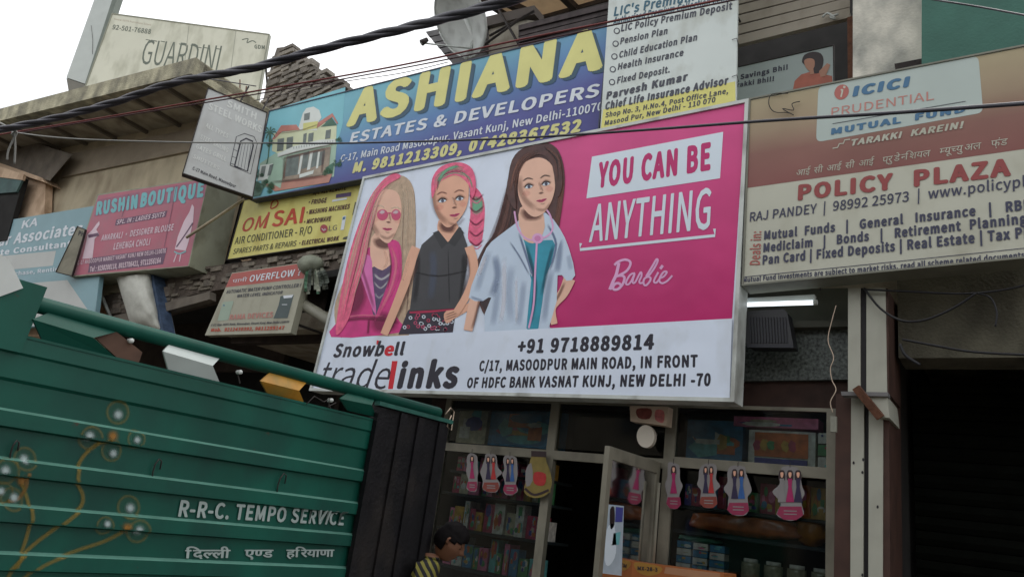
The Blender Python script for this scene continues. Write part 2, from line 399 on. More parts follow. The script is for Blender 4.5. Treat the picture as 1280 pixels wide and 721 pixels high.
# three plain printed women, stand-ins of the same size and colours
def face(c, s, tilt, eyes=True, layer=8, brow=S_DK, wide=.74):
    ct, st = math.cos(tilt), math.sin(tilt)
    f = lambda x, y: (c[0] + s * (x * ct - y * st), c[1] + s * (x * st + y * ct))
    soft_line(M, [f(-.58, -.5), f(-.64, 0), f(-.5, .5), f(-.15, .88)], s * .3, S_DK, layer, .34)
    soft_line(M, [f(-.2, .86), f(.15, .95), f(.45, .7)], s * .16, S_DK, layer + .15, .3)
    for x, q in ((-.42, .22), (.46, .2)): soft_ink(M, [f(x - .2, q), f(x, q - .14), f(x + .18, q), f(x, q + .16)], S_BL, layer + .4, .14, 'printed_blush')
    soft_line(M, [f(.10, -.12), f(.16, .12), f(.2, .26)], s * .09, S_DK, layer + .6, .35)
    soft_ink(M, [f(.0, .30), f(.10, .36), f(.24, .31), f(.12, .25)], S_DK, layer + .6, .6, 'printed_nose')
    soft_line(M, [f(.08, -.1), f(.12, .2)], s * .07, S_SK, layer + .7, .6)
    for x in (-.30, .36):
        if eyes:
            soft_ink(M, [f(x - .24, -.02), f(x, -.2), f(x + .24, -.04), f(x, .1)], S_DK, layer + .5, .5, 'printed_eye_tone')
            ink(M, [f(x - .15, .02), f(x - .02, -.07), f(x + .14, .0), f(x, .06)], PALE, layer + 1, 'printed_eye', 3)
            disc(M, f(x, -.005), s * .062, s * .066, EYE, layer + 1.4, 10, 'printed_iris')
            soft_line(M, [f(x - .19, .01), f(x - .02, -.10), f(x + .18, -.02)], s * .07, S_BK, layer + 1.8, .9, 3)
        soft_line(M, [f(x - .2, -.24), f(x, -.33), f(x + .22, -.25)], s * .075, brow, layer + 1, .8, 3)
    ink(M, [f(-.12, .575), f(.02, .54), f(.08, .555), f(.15, .535), f(.3, .55), f(.1, .66)], LIP, layer + 1, 'printed_mouth', 3)
    soft_line(M, [f(-.1, .58), f(.1, .595), f(.28, .56)], s * .04, S_PD, layer + 1.4, .9, 3)
    soft_line(M, [f(.02, .70), f(.12, .73), f(.2, .70)], s * .05, S_DK, layer + 1, .4, 3)
def strands(paths, ms, layer, n, w=1.1, seed=1, d=.55):
    """many thin tonal strands between two guide lines"""
    random.seed(seed); A_, B_ = paths
    for k in range(n):
        t = (k + random.random() * .8) / n; j = random.uniform(-.8, .8); a0 = random.random() * .25; a1 = 1 - random.random() * .3
        pts = [lerp2(p, q, t) for p, q in zip(A_, B_)]; pts = smoothline(pts, 4); m0 = int(a0 * len(pts)); m1 = max(m0 + 3, int(a1 * len(pts)))
        pts = [(x + j, y) for x, y in pts[m0:m1]]
        if len(pts) > 2: soft_line(M, pts, w * random.uniform(.7, 1.8), random.choice(ms), layer + (k % 5) * .12, d * random.uniform(.5, 1), 1, 'printed_strand')
# --- in the pink jacket
ink(M, [(452, 300), (478, 240), (498, 221), (512, 228), (519, 250), (519, 330), (513, 415), (490, 420), (440, 418), (424, 420), (418, 385), (430, 350)], HB, 2, 'printed_hair', 4)
strands(([(500, 224), (503, 260), (501, 310), (500, 360), (498, 405)], [(513, 230), (519, 262), (519, 320), (517, 370), (513, 412)]), [S_BLD, S_BRN, S_BLD, S_DK], 2.4, 16, 1.6, 3)
ink(M, [(414, 421), (428, 392), (430, 352), (448, 322), (470, 304), (494, 300), (502, 316), (500, 370), (492, 388), (500, 402), (503, 415)], JK, 3, 'printed_jacket', 3)
soft_ink(M, [(430, 356), (452, 330), (460, 372), (446, 398), (430, 392)], S_CR, 3.5, .7); soft_ink(M, [(462, 396), (482, 388), (498, 402), (494, 414), (466, 416)], S_CR, 3.5, .55)
soft_line(M, [(494, 306), (499, 335), (488, 372)], 5, S_PK, 3.6, .6); soft_line(M, [(440, 344), (448, 330), (460, 316)], 4, S_PK, 3.6, .5)
ink(M, [(464, 298), (484, 292), (490, 330), (480, 372), (466, 352)], SK1, 4, 'printed_neck', 4)
soft_ink(M, [(466, 298), (490, 296), (488, 312), (470, 310)], S_DK, 4.5, .7); soft_line(M, [(480, 312), (484, 326), (480, 336)], 4, S_SK, 4.5, .6)
ink(M, [(464, 335), (478, 338), (492, 331), (488, 366), (470, 396), (464, 378)], VIO, 5, 'printed_top', 3)
soft_line(M, [(467, 342), (477, 349), (490, 340)], 4, S_WH, 5.4, .5); soft_line(M, [(467, 352), (476, 360), (486, 350)], 3, S_WH, 5.4, .4); soft_line(M, [(468, 366), (474, 372), (480, 366)], 3, S_WH, 5.4, .3)
ink(M, [(447, 324), (463, 320), (466, 350), (470, 394), (456, 360)], JKL, 6, 'printed_lapel', 3); soft_line(M, [(450, 328), (459, 356), (468, 386)], 5, S_CR, 6.3, .4)
ink(M, [(484, 300), (497, 310), (499, 345), (480, 385), (468, 400), (486, 350), (489, 325)], JK, 6, 'printed_lapel', 3)
soft_line(M, [(488, 306), (495, 330), (488, 362), (472, 394)], 5, S_PK, 6.4, .7); soft_line(M, [(486, 310), (489, 335), (484, 362)], 3, S_CR, 6.4, .6)
soft_line(M, [(422, 402), (450, 398), (480, 399), (500, 403)], 6, S_CR, 7, .6); soft_line(M, [(424, 398), (450, 394), (480, 395)], 2.5, S_PK, 7.2, .6); soft_line(M, [(461, 398), (460, 418)], 4, S_CR, 7, .7)
ink(M, [(463, 262), (468, 246), (482, 237), (497, 241), (502, 260), (499, 280), (489, 301), (481, 303), (470, 292), (464, 278)], SK1, 7, 'printed_head', 4)
face((483, 268), 31, .1, False, 7.6, S_BLD)
stroke(M, [(474, 266), (501, 267)], 1.6, LIP, 10, 0)
for cx_ in (478, 495): disc(M, (cx_, 268.5), 7 if cx_ < 480 else 6, 7, LIP, 10.4); soft_ink(M, [(cx_ - 5, 266), (cx_, 262), (cx_ + 4, 265), (cx_, 268)], S_WH, 10.8, .55)
ink(M, [(501, 221), (484, 232), (469, 252), (463, 282), (459, 312), (447, 354), (436, 398), (420, 418), (425, 372), (438, 312), (458, 256), (476, 228), (492, 217)], HP, 11, 'printed_hair_fringe', 4)
strands(([(494, 219), (468, 240), (449, 285), (436, 330), (427, 372), (424, 408)], [(501, 223), (478, 244), (464, 290), (456, 330), (446, 362), (432, 404)]), [S_PK, S_BLD, S_CR, S_PK, S_BLD], 11.6, 22, 1.5, 5, .6)
ink(M, [(500, 221), (507, 250), (504, 300), (509, 356), (519, 300), (518, 246), (512, 226)], HB, 11, 'printed_hair_strand', 4)
strands(([(501, 223), (505, 250), (504, 290), (508, 345)], [(513, 230), (518, 252), (518, 292), (514, 345)]), [S_BLD, S_BRN, S_BLD], 11.6, 9, 1.5, 6)
# --- in the black sleeveless top
ink(M, [(588, 234), (600, 240), (606, 260), (603, 298), (596, 308), (585, 298), (588, 268)], HP, 2, 'printed_hair_tail', 4)
soft_ink(M, [(590, 246), (604, 248), (603, 266), (590, 268)], S_GR, 2.5, .95)
for y in (243, 258, 274, 288, 300): soft_line(M, [(586, y), (595, y + 7), (605, y - 1)], 3, S_CR, 3, .7); soft_line(M, [(588, y + 6), (596, y + 11), (603, y + 5)], 2.5, S_PK, 3.1, .7)
stroke(M, [(520, 309), (515, 322), (508, 348), (496, 380), (480, 418)], lambda t: 11 + 3 * math.sin(min(1, t * 3)) - 4 * t, SK2, 13.9, 5, 'printed_arm'); soft_line(M, [(524, 322), (514, 352), (501, 386), (485, 417)], 5, S_DK, 14.2, .45); soft_line(M, [(512, 320), (504, 348), (491, 382)], 4, S_SK, 14.2, .5)
stroke(M, [(586, 308), (591, 324), (592, 345), (584, 368), (570, 391)], lambda t: 11 + 2 * math.sin(min(1, t * 3)) - 4 * t, SK2, 13.9, 5, 'printed_arm'); soft_line(M, [(584, 318), (586, 342), (578, 370)], 5, S_DK, 14.2, .45)
ink(M, [(514, 385), (510, 388), (498, 418), (566, 415), (571, 380)], SKR, 5, 'printed_skirt')
random.seed(3)
for k in range(40):
    x = 505 + random.random() * 60; y = 393 + random.random() * 19
    disc(M, (x, y), 2.4, 2.4, [LIP, PALE, SKRR, PALE][k % 4], 6, 8); disc(M, (x, y), 1.3, 1.3, SKR, 6.4, 8)
stroke(M, [(512, 389), (540, 388), (571, 384)], 5, SKRR, 7, 3)
ink(M, [(555, 392), (566, 384), (580, 382), (592, 374), (594, 381), (582, 390), (568, 398), (558, 404)], SK2, 7.4, 'printed_hand', 3); 
for k in range(3): soft_line(M, [(556, 394 + k * 3), (564, 391 + k * 3), (572, 388 + k * 3)], 1.6, S_DK, 7.8, .6, 2)
ink(M, [(527, 306), (545, 290), (562, 296), (576, 284), (584, 306), (584, 330), (574, 385), (512, 389), (519, 330)], BLK, 13, 'printed_top')
soft_line(M, [(518, 340), (548, 345), (586, 338)], 3, S_BK, 13.5, .6); soft_line(M, [(522, 316), (522, 345), (518, 380)], 8, S_BK, 13.4, .5); soft_line(M, [(580, 316), (580, 345), (576, 380)], 9, S_BK, 13.4, .6)
soft_line(M, [(540, 312), (542, 340), (538, 376)], 12, S_BU, 13.3, .22); soft_line(M, [(560, 310), (562, 382)], 2, S_BK, 13.6, .5)
ink(M, [(548, 276), (567, 275), (573, 288), (559, 303), (549, 298)], SK2, 14, 'printed_neck', 3); soft_ink(M, [(548, 278), (570, 276), (568, 291), (552, 290)], S_DK, 14.5, .75)
ink(M, [(541, 291), (548, 288), (560, 303), (552, 311)], BLK2, 15, 'printed_collar'); ink(M, [(560, 303), (574, 283), (580, 291), (568, 308)], BLK2, 15, 'printed_collar')
ink(M, [(541, 240), (547, 222), (566, 212), (583, 218), (586, 240), (583, 259), (574, 274), (562, 284), (553, 280), (544, 264), (541, 250)], SK2, 16, 'printed_head', 4)
face((563, 250), 33, -.12, True, 16.6, S_BRN)
ink(M, [(540, 248), (540, 224), (552, 208), (574, 203), (590, 211), (595, 232), (590, 248), (585, 230), (570, 219), (552, 226), (545, 236)], HP, 20, 'printed_hair', 4)
strands(([(543, 244), (544, 222), (560, 210), (580, 208), (590, 222)], [(548, 236), (553, 224), (568, 217), (582, 222), (588, 238)]), [S_BLD, S_PK, S_CR, S_GR], 20.5, 14, 1.6, 8, .8)
soft_line(M, [(546, 228), (558, 213), (574, 207)], 5, S_GR, 21.2, .9, 4); soft_line(M, [(574, 214), (586, 222), (591, 236)], 3, S_GR, 21.2, .6, 4)
# --- in the white coat
ink(M, [(640, 200), (658, 183), (682, 178), (699, 190), (706, 222), (702, 262), (695, 300), (680, 330), (640, 330), (626, 345), (612, 396), (600, 382), (591, 345), (604, 310), (618, 290), (632, 240)], HD, 12, 'printed_hair', 4)
ink(M, [(614, 322), (610, 350), (619, 394), (606, 388), (596, 360)], HDD, 13, 'printed_hair_end', 3)
strands(([(642, 200), (632, 232), (622, 270), (608, 305), (595, 340), (604, 378)], [(652, 215), (648, 245), (644, 275), (636, 300), (622, 330), (614, 385)]), [S_BRN, S_BK, S_BRN, S_BK, S_DK], 13.5, 18, 2.0, 11, .6)
strands(([(694, 200), (698, 235), (692, 280), (684, 300)], [(703, 215), (705, 240), (700, 275), (694, 298)]), [S_BRN, S_BK, S_BRN], 13.5, 9, 2, 12, .6)
stroke(M, [(597, 362), (591, 385), (585, 413)], lambda t: 14 - 3 * t, SK1, 14, 5, 'printed_arm'); soft_line(M, [(601, 368), (596, 390), (590, 412)], 5, S_DK, 14.5, .5)
stroke(M, [(712, 348), (704, 366), (690, 384), (693, 405)], lambda t: 15 - 7 * t, SK1, 14, 5, 'printed_arm'); soft_line(M, [(706, 352), (698, 370), (687, 384)], 5, S_DK, 14.5, .5)
ink(M, [(622, 296), (646, 278), (656, 268), (682, 266), (700, 286), (711, 310), (719, 344), (708, 351), (697, 344), (686, 410), (606, 414), (614, 372), (604, 376), (586, 372), (596, 340), (608, 310)], COAT, 15, 'printed_coat', 2)
for pts, w_, d_ in [([(618, 318), (622, 345), (614, 372)], 8, .75), ([(612, 312), (603, 340), (596, 366)], 7, .35), ([(700, 298), (699, 320), (696, 342)], 7, .7), ([(710, 318), (714, 338)], 6, .35), ([(640, 330), (636, 365), (640, 405)], 9, .35), ([(624, 350), (620, 380), (616, 408)], 7, .4), ([(690, 335), (684, 370), (680, 405)], 7, .5), ([(588, 371), (604, 376)], 3, .6), ([(655, 350), (652, 380), (648, 408)], 7, .4)]:
    soft_line(M, pts, w_ * 1.5, S_BU, 15.5, d_ * .6, 5)
for pts, w_ in [([(608, 318), (598, 345)], 6), ([(630, 320), (630, 370), (626, 405)], 8), ([(645, 345), (646, 405)], 5)]: soft_line(M, pts, w_, S_WH, 15.8, .5, 5)
ink(M, [(650, 296), (668, 302), (697, 300), (694, 322), (682, 345), (673, 410), (658, 410), (664, 350), (655, 322)], TEAL, 17, 'printed_top', 2)
soft_line(M, [(656, 305), (664, 330), (669, 360), (664, 405)], 7, S_TL, 17.4, .7); soft_line(M, [(692, 305), (684, 335), (677, 370)], 6, S_TL, 17.4, .6)
ink(M, [(650, 260), (674, 256), (681, 284), (670, 303), (657, 301), (650, 290)], SK1, 18, 'printed_neck', 3); soft_ink(M, [(650, 262), (678, 256), (677, 274), (656, 276)], S_DK, 18.4, .75)
ink(M, [(642, 282), (650, 284), (662, 330), (665, 346), (648, 318), (636, 300)], COAT, 18.6, 'printed_lapel', 2); ink(M, [(680, 268), (690, 280), (701, 300), (686, 340), (694, 306), (684, 292)], COAT, 18.6, 'printed_lapel', 2)
soft_line(M, [(648, 290), (660, 326), (666, 346)], 4, S_BU, 18.9, .8); soft_line(M, [(684, 280), (695, 305), (687, 338)], 4, S_BU, 18.9, .8); soft_line(M, [(637, 302), (649, 320), (662, 344)], 3, S_BU, 18.9, .6)
stroke(M, [(643, 264), (647, 284), (656, 297), (668, 300), (684, 295), (691, 285), (688, 270), (683, 262)], 2.2, LIL, 19); disc(M, (672, 298), 7, 6.5, LIL, 20); disc(M, (672, 298), 4, 3.6, mat('print_lilac_deep', rgb(206, 130, 180), .5, .05), 20.5)
stroke(M, [(671, 304), (669, 340), (667, 380), (661, 410)], 2.4, LIL, 20)
ink(M, [(648, 225), (654, 205), (674, 197), (690, 207), (694, 230), (690, 250), (680, 266), (667, 271), (655, 261), (648, 244)], SK1, 21, 'printed_head', 4)
face((671, 232), 33, -.16, True, 21.5, S_BK)
ink(M, [(645, 262), (643, 228), (653, 203), (674, 193), (690, 206), (696, 246), (703, 230), (699, 197), (684, 181), (658, 185), (641, 204), (633, 240)], HD, 25, 'printed_hair_fringe', 3)
strands(([(676, 184), (652, 196), (640, 222), (637, 254)], [(676, 192), (658, 201), (646, 226), (644, 258)]), [S_BRN, S_BK, S_BRN], 25.5, 10, 1.6, 14, .7)
strands(([(678, 184), (694, 202), (697, 238)], [(682, 183), (700, 200), (702, 232)]), [S_BRN, S_BK], 25.5, 5, 1.6, 15, .7)
soft_line(M, [(650, 198), (642, 216), (638, 240)], 4, S_BRN, 26.2, .7)
# lower white band and its text
ink(M, [(409, 424), (690, 410), (915, 398), (912, 500), (392, 486)], WHITE, 27, 'white_band')
ink(M, [(740, 196), (904, 165), (900, 223), (733, 248)], PALE, 5, 'slogan_box')
MAGT = mat('print_magenta_text', rgb(190, 36, 108), .5, .05)
letter(M, 'YOU CAN BE', (746.5, 236), (888, 213), (749, 203), MAGT, .045, 6)
letter(M, 'ANYTHING', (736, 303), (887, 286), (741, 256), PALE, .012, 6)
stroke(M, [(726, 304), (725, 312), (893.5, 294.5), (893, 286)], 3.6, PALE, 6, 0)
def bz(pts): return [(755 + x / 13.11, 315 + y / 13.11) for x, y in pts]
for pts, ww in [([(170, 215), (230, 160), (340, 125), (420, 150), (430, 210), (370, 310), (240, 385), (190, 400)], 3.0),
                ([(245, 175), (200, 370), (150, 480), (95, 615)], 3.9),
                ([(200, 395), (290, 385), (335, 420), (310, 520), (240, 600), (170, 615), (145, 580), (180, 525), (235, 510), (275, 535)], 3.2),
                ([(510, 345), (440, 365), (380, 450), (360, 520), (400, 530), (450, 470), (505, 350), (470, 470), (480, 510), (520, 480), (600, 330), (615, 390), (580, 470), (590, 510), (640, 500)], 2.3),
                ([(690, 400), (800, 220), (860, 120), (880, 150), (820, 270), (730, 390), (660, 440), (650, 520), (690, 545), (750, 480), (760, 420), (690, 400)], 2.5),
                ([(890, 330), (830, 440), (820, 490), (860, 500), (910, 440)], 2.4),
                ([(905, 430), (980, 400), (1030, 330), (980, 325), (920, 410), (910, 480), (960, 510), (1040, 470), (1120, 385)], 2.4),
                ([(920, 275), (965, 220)], 3.4)]:
    stroke(M, bz(pts), ww, LIL, 6, 5, 'script_lettering')
REDT = mat('print_red_text', rgb(206, 26, 44), .5, .05)
letter(M, 'Snowb', (415.5, 447), (478, 445), (421, 429.5), DARKINK, .035, 28)
letter(M, 'e', (479, 445), (491, 444.5), (483, 428), REDT, .04, 28, )
letter(M, 'll', (492, 444.5), (504, 444), (496, 428), DARKINK, .045, 28)
ink(M, [(471, 425), (475, 426), (473, 431), (470.5, 430)], REDT, 28)
letter(M, 'trade', (396, 483), (482, 486), (408, 451), DARKINK, 0.0, 28)
ink(M, [(485, 486), (491, 486), (497, 451), (490, 451)], REDT, 28, 'red_letter')
letter(M, 'inks', (495, 486), (570, 485.5), (503, 452), DARKINK, .045, 28)
letter(M, '+91 9718889814', (646, 442), (817, 437), (648.5, 424), DARKINK, .042, 28)
letter(M, 'C/17, MASOODPUR MAIN ROAD, IN FRONT', (598.5, 464), (872, 459), (600, 450.5), DARKINK, .042, 28)
letter(M, 'OF HDFC BANK VASNAT KUNJ, NEW DELHI -70', (583, 485), (888, 482.5), (585, 471.5), DARKINK, .042, 28)

# ------------------------------------------------------------------ estate agents' board with the house picture
apl = turned(3, 750, 37, 6.5)
aq = [(337, 139), (762, 31.5), (748, 170), (313, 250)]
# the board starts with the house print and runs on under the text
Aq_ = aq
BLUE = grad_mat('blue_blend_print', [(0, rgb(120, 180, 196)), (.45, rgb(96, 132, 180)), (.75, rgb(86, 90, 150)), (1, rgb(80, 80, 138))], *rel(apl, aq, (560, 85), (560, 205)))
A = Sign('estate_agent_board', 'long blue estate agent board with big yellow ASHIANA letters and a house picture', 'sign board', apl, aq, .12, BLUE, mat('board_edge_dark', rgb(70, 74, 92), .6, .2), .012)
SKYP = mat('house_print_sky', rgb(124, 190, 202), .5, .08, 2); CREAM = mat('house_print_cream', rgb(208, 214, 178), .5, .08, 5)
ROOFP = mat('house_print_roof', rgb(186, 122, 110), .5, .1, 6); MINT = mat('house_print_mint', rgb(160, 188, 168), .5, .1, 5)
WIN = mat('house_print_window', rgb(110, 120, 116), .5, .25, 9); PALM = mat('house_print_palm', rgb(60, 104, 84), .5, .25, 9)
DRIVE = mat('house_print_drive', rgb(184, 132, 116), .5, .12, 5); PWH = mat('house_print_white', rgb(214, 220, 214), .5, .05)
def hz(x, y): return (320 + x / 5.55, 120 + y / 5.55)
def hp(pts, m, l, name='house_print'): return ink(A, [hz(*p) for p in pts], m, l, name)
hp([(90, 106), (620, -60), (600, 200), (560, 350), (505, 600), (-30, 716), (0, 560), (40, 380)], SKYP, 1, 'picture_ground')
hp([(25, 470), (130, 400), (560, 330), (540, 560), (40, 640)], MINT, 2)
hp([(120, 260), (300, 235), (450, 180), (560, 200), (555, 335), (150, 400), (110, 380)], CREAM, 3)
hp([(290, 235), (325, 120), (350, 85), (400, 75), (440, 100), (455, 150), (420, 200), (425, 240)], PWH, 4)
hp([(335, 125), (375, 115), (370, 165), (332, 172)], WIN, 5)
hp([(175, 205), (280, 200), (305, 235), (180, 248), (130, 300), (108, 305)], ROOFP, 5)
hp([(420, 225), (430, 185), (530, 120), (570, 190), (560, 195), (530, 145), (450, 205)], ROOFP, 5)
hp([(450, 215), (525, 150), (562, 205)], PALM, 5); hp([(328, 190), (430, 175), (425, 225), (325, 240)], mat('house_print_yellow', rgb(208, 206, 130), .5, .05), 5)
for x0, y0, x1, y1 in [(150, 300, 195, 385), (215, 290, 258, 370), (330, 265, 352, 330), (365, 262, 400, 320), (485, 240, 520, 300)]:
    hp([(x0, y0), (x1, y0 - 8), (x1 - 6, y1 - 6), (x0 - 6, y1)], WIN, 6, 'house_print_window')
hp([(150, 400), (260, 350), (440, 305), (555, 300), (550, 330), (300, 380), (150, 425)], PWH, 7)
hp([(170, 430), (520, 350), (500, 540), (150, 600)], mat('house_print_porch', rgb(150, 136, 120), .5, .3, 7), 6)
for x0, y0, x1, y1 in [(215, 420, 300, 560), (330, 395, 370, 510), (395, 395, 430, 500), (445, 390, 480, 490)]:
    hp([(x0, y0), (x1, y0 - 14), (x1 - 12, y1 - 14), (x0 - 16, y1)], WIN, 7, 'house_print_window')
hp([(135, 440), (215, 405), (170, 640), (90, 600)], MINT, 8); hp([(300, 545), (400, 515), (405, 500), (395, 540), (300, 570)], PWH, 8)
hp([(375, 395), (395, 390), (375, 510), (352, 515)], PWH, 8); hp([(430, 390), (445, 385), (430, 500), (415, 505)], PWH, 8); hp([(310, 410), (328, 405), (305, 540), (288, 545)], PWH, 8)
hp([(60, 612), (180, 600), (300, 575), (528, 540), (505, 600), (130, 662)], DRIVE, 7)
hp([(30, 480), (120, 470), (80, 580), (10, 590)], PWH, 5); hp([(40, 490), (70, 485), (55, 560), (25, 565)], WIN, 6); hp([(95, 480), (122, 472), (100, 550), (78, 555)], WIN, 6)
S_GN = soft_mat('print_tone_leaf', rgb(44, 92, 60))
for x, y, r in [(40, 620, 60), (110, 640, 50), (500, 520, 40), (560, 470, 45), (575, 300, 30), (20, 540, 45), (90, 330, 35)]:
    for k in range(5):
        cx_, cy_ = x + random.uniform(-r, r) * .6, y + random.uniform(-r, r) * .5; q = r * random.uniform(.3, .6)
        soft_ink(A, [hz(cx_ - q, cy_), hz(cx_, cy_ - q), hz(cx_ + q, cy_), hz(cx_, cy_ + q)], S_GN, 9 + k * .1, .6)
for pts, w_ in [([(150, 425), (300, 385), (550, 335)], 3), ([(130, 262), (300, 240), (450, 190)], 2), ([(170, 440), (340, 400), (520, 358)], 5), ([(100, 600), (300, 580), (505, 548)], 5), ([(200, 420), (190, 590)], 5), ([(470, 370), (455, 545)], 4)]:
    soft_line(A, [hz(*p) for p in pts], w_, S_DK, 9.2, .45)
for k in range(16): stroke(A, [hz(262 + k * 18, 352 - k * 3), hz(262 + k * 18, 368 - k * 3)], .5, WIN, 9, 0, 'house_print_rail')
for k in range(9):
    a = k / 9 * 6.28
    stroke(A, [hz(95, 260), hz(95 + 34 * math.cos(a), 255 + 30 * math.sin(a) - 8), hz(95 + 48 * math.cos(a), 262 + 40 * math.sin(a))], 1.2, PALM, 5, 3)
stroke(A, [hz(95, 260), hz(85, 420), hz(60, 520)], 1.5, PALM, 4, 3); hp([(0, 590), (60, 620), (30, 690), (-25, 700)], PALM, 8); hp([(480, 500), (540, 460), (530, 530), (500, 545)], PALM, 8)
YEL = mat('print_yellow_text', rgb(218, 214, 138), .5, .05); SHD = mat('print_text_shadow', rgb(54, 84, 104), .5, .05)
letter(A, 'ASHIANA', (436, 163), (758, 90), (446, 117), SHD, .045, 3); letter(A, 'ASHIANA', (432, 160), (753, 87), (442, 113), YEL, .045, 5)
PW2 = mat('print_pale_text', rgb(214, 220, 226), .5, .04); PY2 = mat('print_pale_yellow_text', rgb(210, 206, 140), .5, .05)
letter(A, 'ESTATES & DEVELOPERS', (436.5, 180), (748, 121), (440.5, 166), PW2, .028, 4)
letter(A, 'C-17, Main Road Masoodpur, Vasant Kunj, New Delhi-110070', (425, 203), (753, 138), (427, 194), PW2, .02, 4)
letter(A, 'M. 9811213309, 07428367532', (440, 217), (725, 165), (444, 203), PY2, .05, 4)

# ------------------------------------------------------------------ insurance adviser's tall board
lpl = facade(6.35)
lq = [(766, -75), (924, -110), (920, 127), (750, 166)]
LW = mat('insurance_board_white', rgb(206, 214, 210), .55, .06, 1.5, stain=rgb(176, 180, 170), stain_amt=.4)
Lb = Sign('insurance_board', 'tall white life insurance board listing plans, tied above the billboard', 'sign board', lpl, lq, .03, LW, None)
ink(Lb, [(754, 137), (919, 102), (919.5, 126), (750.5, 165)], mat('print_pale_yellow_band', rgb(212, 206, 120), .5, .04), 1, 'address_band')
INKG = mat('print_grey_ink', rgb(70, 72, 82), .5, .05); TEALI = mat('print_teal_ink', rgb(56, 98, 116), .5, .05)
letter(Lb, "LIC's Premium Point", (767, 21), (915, -8), (769, 9), TEALI, .03, 2)
letter(Lb, 'Authorised Premium Collection Centre', (766, 32), (918, 1), (768, 22), TEALI, .03, 2)
for s_, x0, y0, x1, y1, h_ in [('LIC Policy Premium Deposit', 776, 40, 915, 12, 9), ('Pension Plan', 775, 56, 834, 43, 8.5), ('Child Education Plan', 773.5, 73, 871, 51, 8.5), ('Health Insurance', 772, 88, 854, 70, 8.5), ('Fixed Deposit.', 771, 105, 837, 91, 8.5)]:
    letter(Lb, s_, (x0, y0), (x1, y1), (x0 + 1.3, y0 - h_), INKG, .035, 2)
for x, y in [(771, 39), (769.5, 55), (768, 71), (766, 87), (765, 103)]:
    disc(Lb, (x, y), 4, 4, INKG, 2); disc(Lb, (x, y), 2.6, 2.6, LW, 3)
letter(Lb, 'Parvesh Kumar', (757.5, 125), (859, 101), (759, 115), INKG, .05, 2)
letter(Lb, 'Chief Life Insurance Advisor', (756, 138), (910, 106), (757.5, 128), INKG, .05, 2)
letter(Lb, 'Shop No. 3, H.No.4, Post Office Lane,', (756.5, 147.5), (910, 117), (757.5, 141), INKG, .03, 2)
letter(Lb, 'Masood Pur, New Delhi - 110 070', (755.5, 157.5), (894, 128), (756.5, 151), INKG, .03, 2)
for v in (50, 96): tube('tie_wire', [lpl((915, v, .01)), lpl((921, v - 2, .02)), lpl((923, v + 6, .01)), lpl((922, v + 8, -.3))], .004, BLACKISH, Lb.root, 6)

# ------------------------------------------------------------------ policy / mutual fund board
ipl = facade(6.0)
iq = [(937, 124), (1330, 47.5), (1330, 318), (928, 357)]
IW = mat('policy_board_greenish_white', rgb(188, 188, 172), .55, .08, 1.2, stain=rgb(170, 168, 150), stain_amt=.4)
I = Sign('policy_board', 'wide cream and maroon insurance and mutual fund board at the right, over the pillar', 'sign board', ipl, iq, .22, IW, mat('board_edge_grey', rgb(120, 120, 108), .6, .15), .012)
MAR = grad_mat('maroon_blend_print', [(0, rgb(170, 157, 126)), (.36, rgb(158, 138, 114)), (.6, rgb(140, 100, 90)), (1, rgb(134, 82, 78))], *rel(ipl, iq, (1100, 95), (1100, 222)))
ink(I, [(938, 126), (1330, 50), (1330, 178), (1280, 186.5), (934.5, 235)], MAR, 1, 'maroon_band')
P_ = lambda x, y: (1020 + x / 4.81, 80 + y / 4.81)
def rrect(c, r=8, k=4):
    o_ = []
    for i in range(4):
        a, b, d = Vector(c[i - 1]), Vector(c[i]), Vector(c[(i + 1) % 4])
        e1 = (a - b).normalized() * r; e2 = (d - b).normalized() * r
        for j in range(k + 1):
            t = j / k; o_.append(tuple((b + e1) * (1 - t) ** 2 + b * 2 * t * (1 - t) + (b + e2) * t * t))
    return o_
ink(I, rrect([(1023, 108), (1223, 70), (1229, 141), (1020, 178)], 8), mat('policy_logo_white', rgb(176, 188, 182), .5, .05, 2), 2, 'logo_panel')
IB = mat('print_logo_blue', rgb(68, 112, 146), .5, .05); IR = mat('print_logo_red', rgb(172, 98, 90), .5, .06); IRF = mat('print_faded_red', rgb(190, 128, 118), .5, .08)
letter(I, 'ICICI', P_(217, 200), P_(555, 140), P_(232, 135), IB, .06, 4)
disc(I, P_(154, 170), 10, 8.5, IR, 4, rot=-.9); stroke(I, [P_(150, 160), P_(160, 156), P_(150, 200)], 2, IW, 5, 2); disc(I, P_(170, 140), 1.6, 1.6, IW, 5)
letter(I, 'PRUDENTIAL', P_(92, 315), P_(710, 215), P_(94, 265), IRF, 0.0, 4)
stroke(I, [P_(100, 360), P_(900, 225)], .8, INKG, 4, 0)
letter(I, 'MUTUAL  FUND', P_(90, 428), P_(900, 290), P_(93, 388), IB, .05, 4)
letter(I, 'TARAKKI  KAREIN!', P_(203, 496), P_(880, 388), P_(215, 455), IW, .04, 4)
stroke(I, [P_(100, 508), P_(130, 503), P_(140, 480), P_(165, 478), P_(172, 458), P_(205, 453)], 1.3, IW, 4, 0)
HIN = ['आ', 'ई', ' ', 'स', 'ी', ' ', 'आ', 'ई', ' ', 'स', 'ी', ' ', 'आ', 'ई', ' ', ' ', 'प', '्', 'र', 'ु', 'ड', 'े', 'न~', 'ि', 'श', 'य', 'ल', ' ', ' ', 'म~', 'य', 'ू', 'च~', 'य', 'ु', 'अ', 'ल', ' ', ' ', 'फ', '़', 'ं', 'ड']
letter(I, HIN, (995, 220), (1259, 181), (997, 208), IW, 0, 4, hindi=True)
MRT = mat('print_maroon_text', rgb(146, 66, 64), .5, .06); NAVY = mat('print_navy_text', rgb(60, 62, 84), .5, .06)
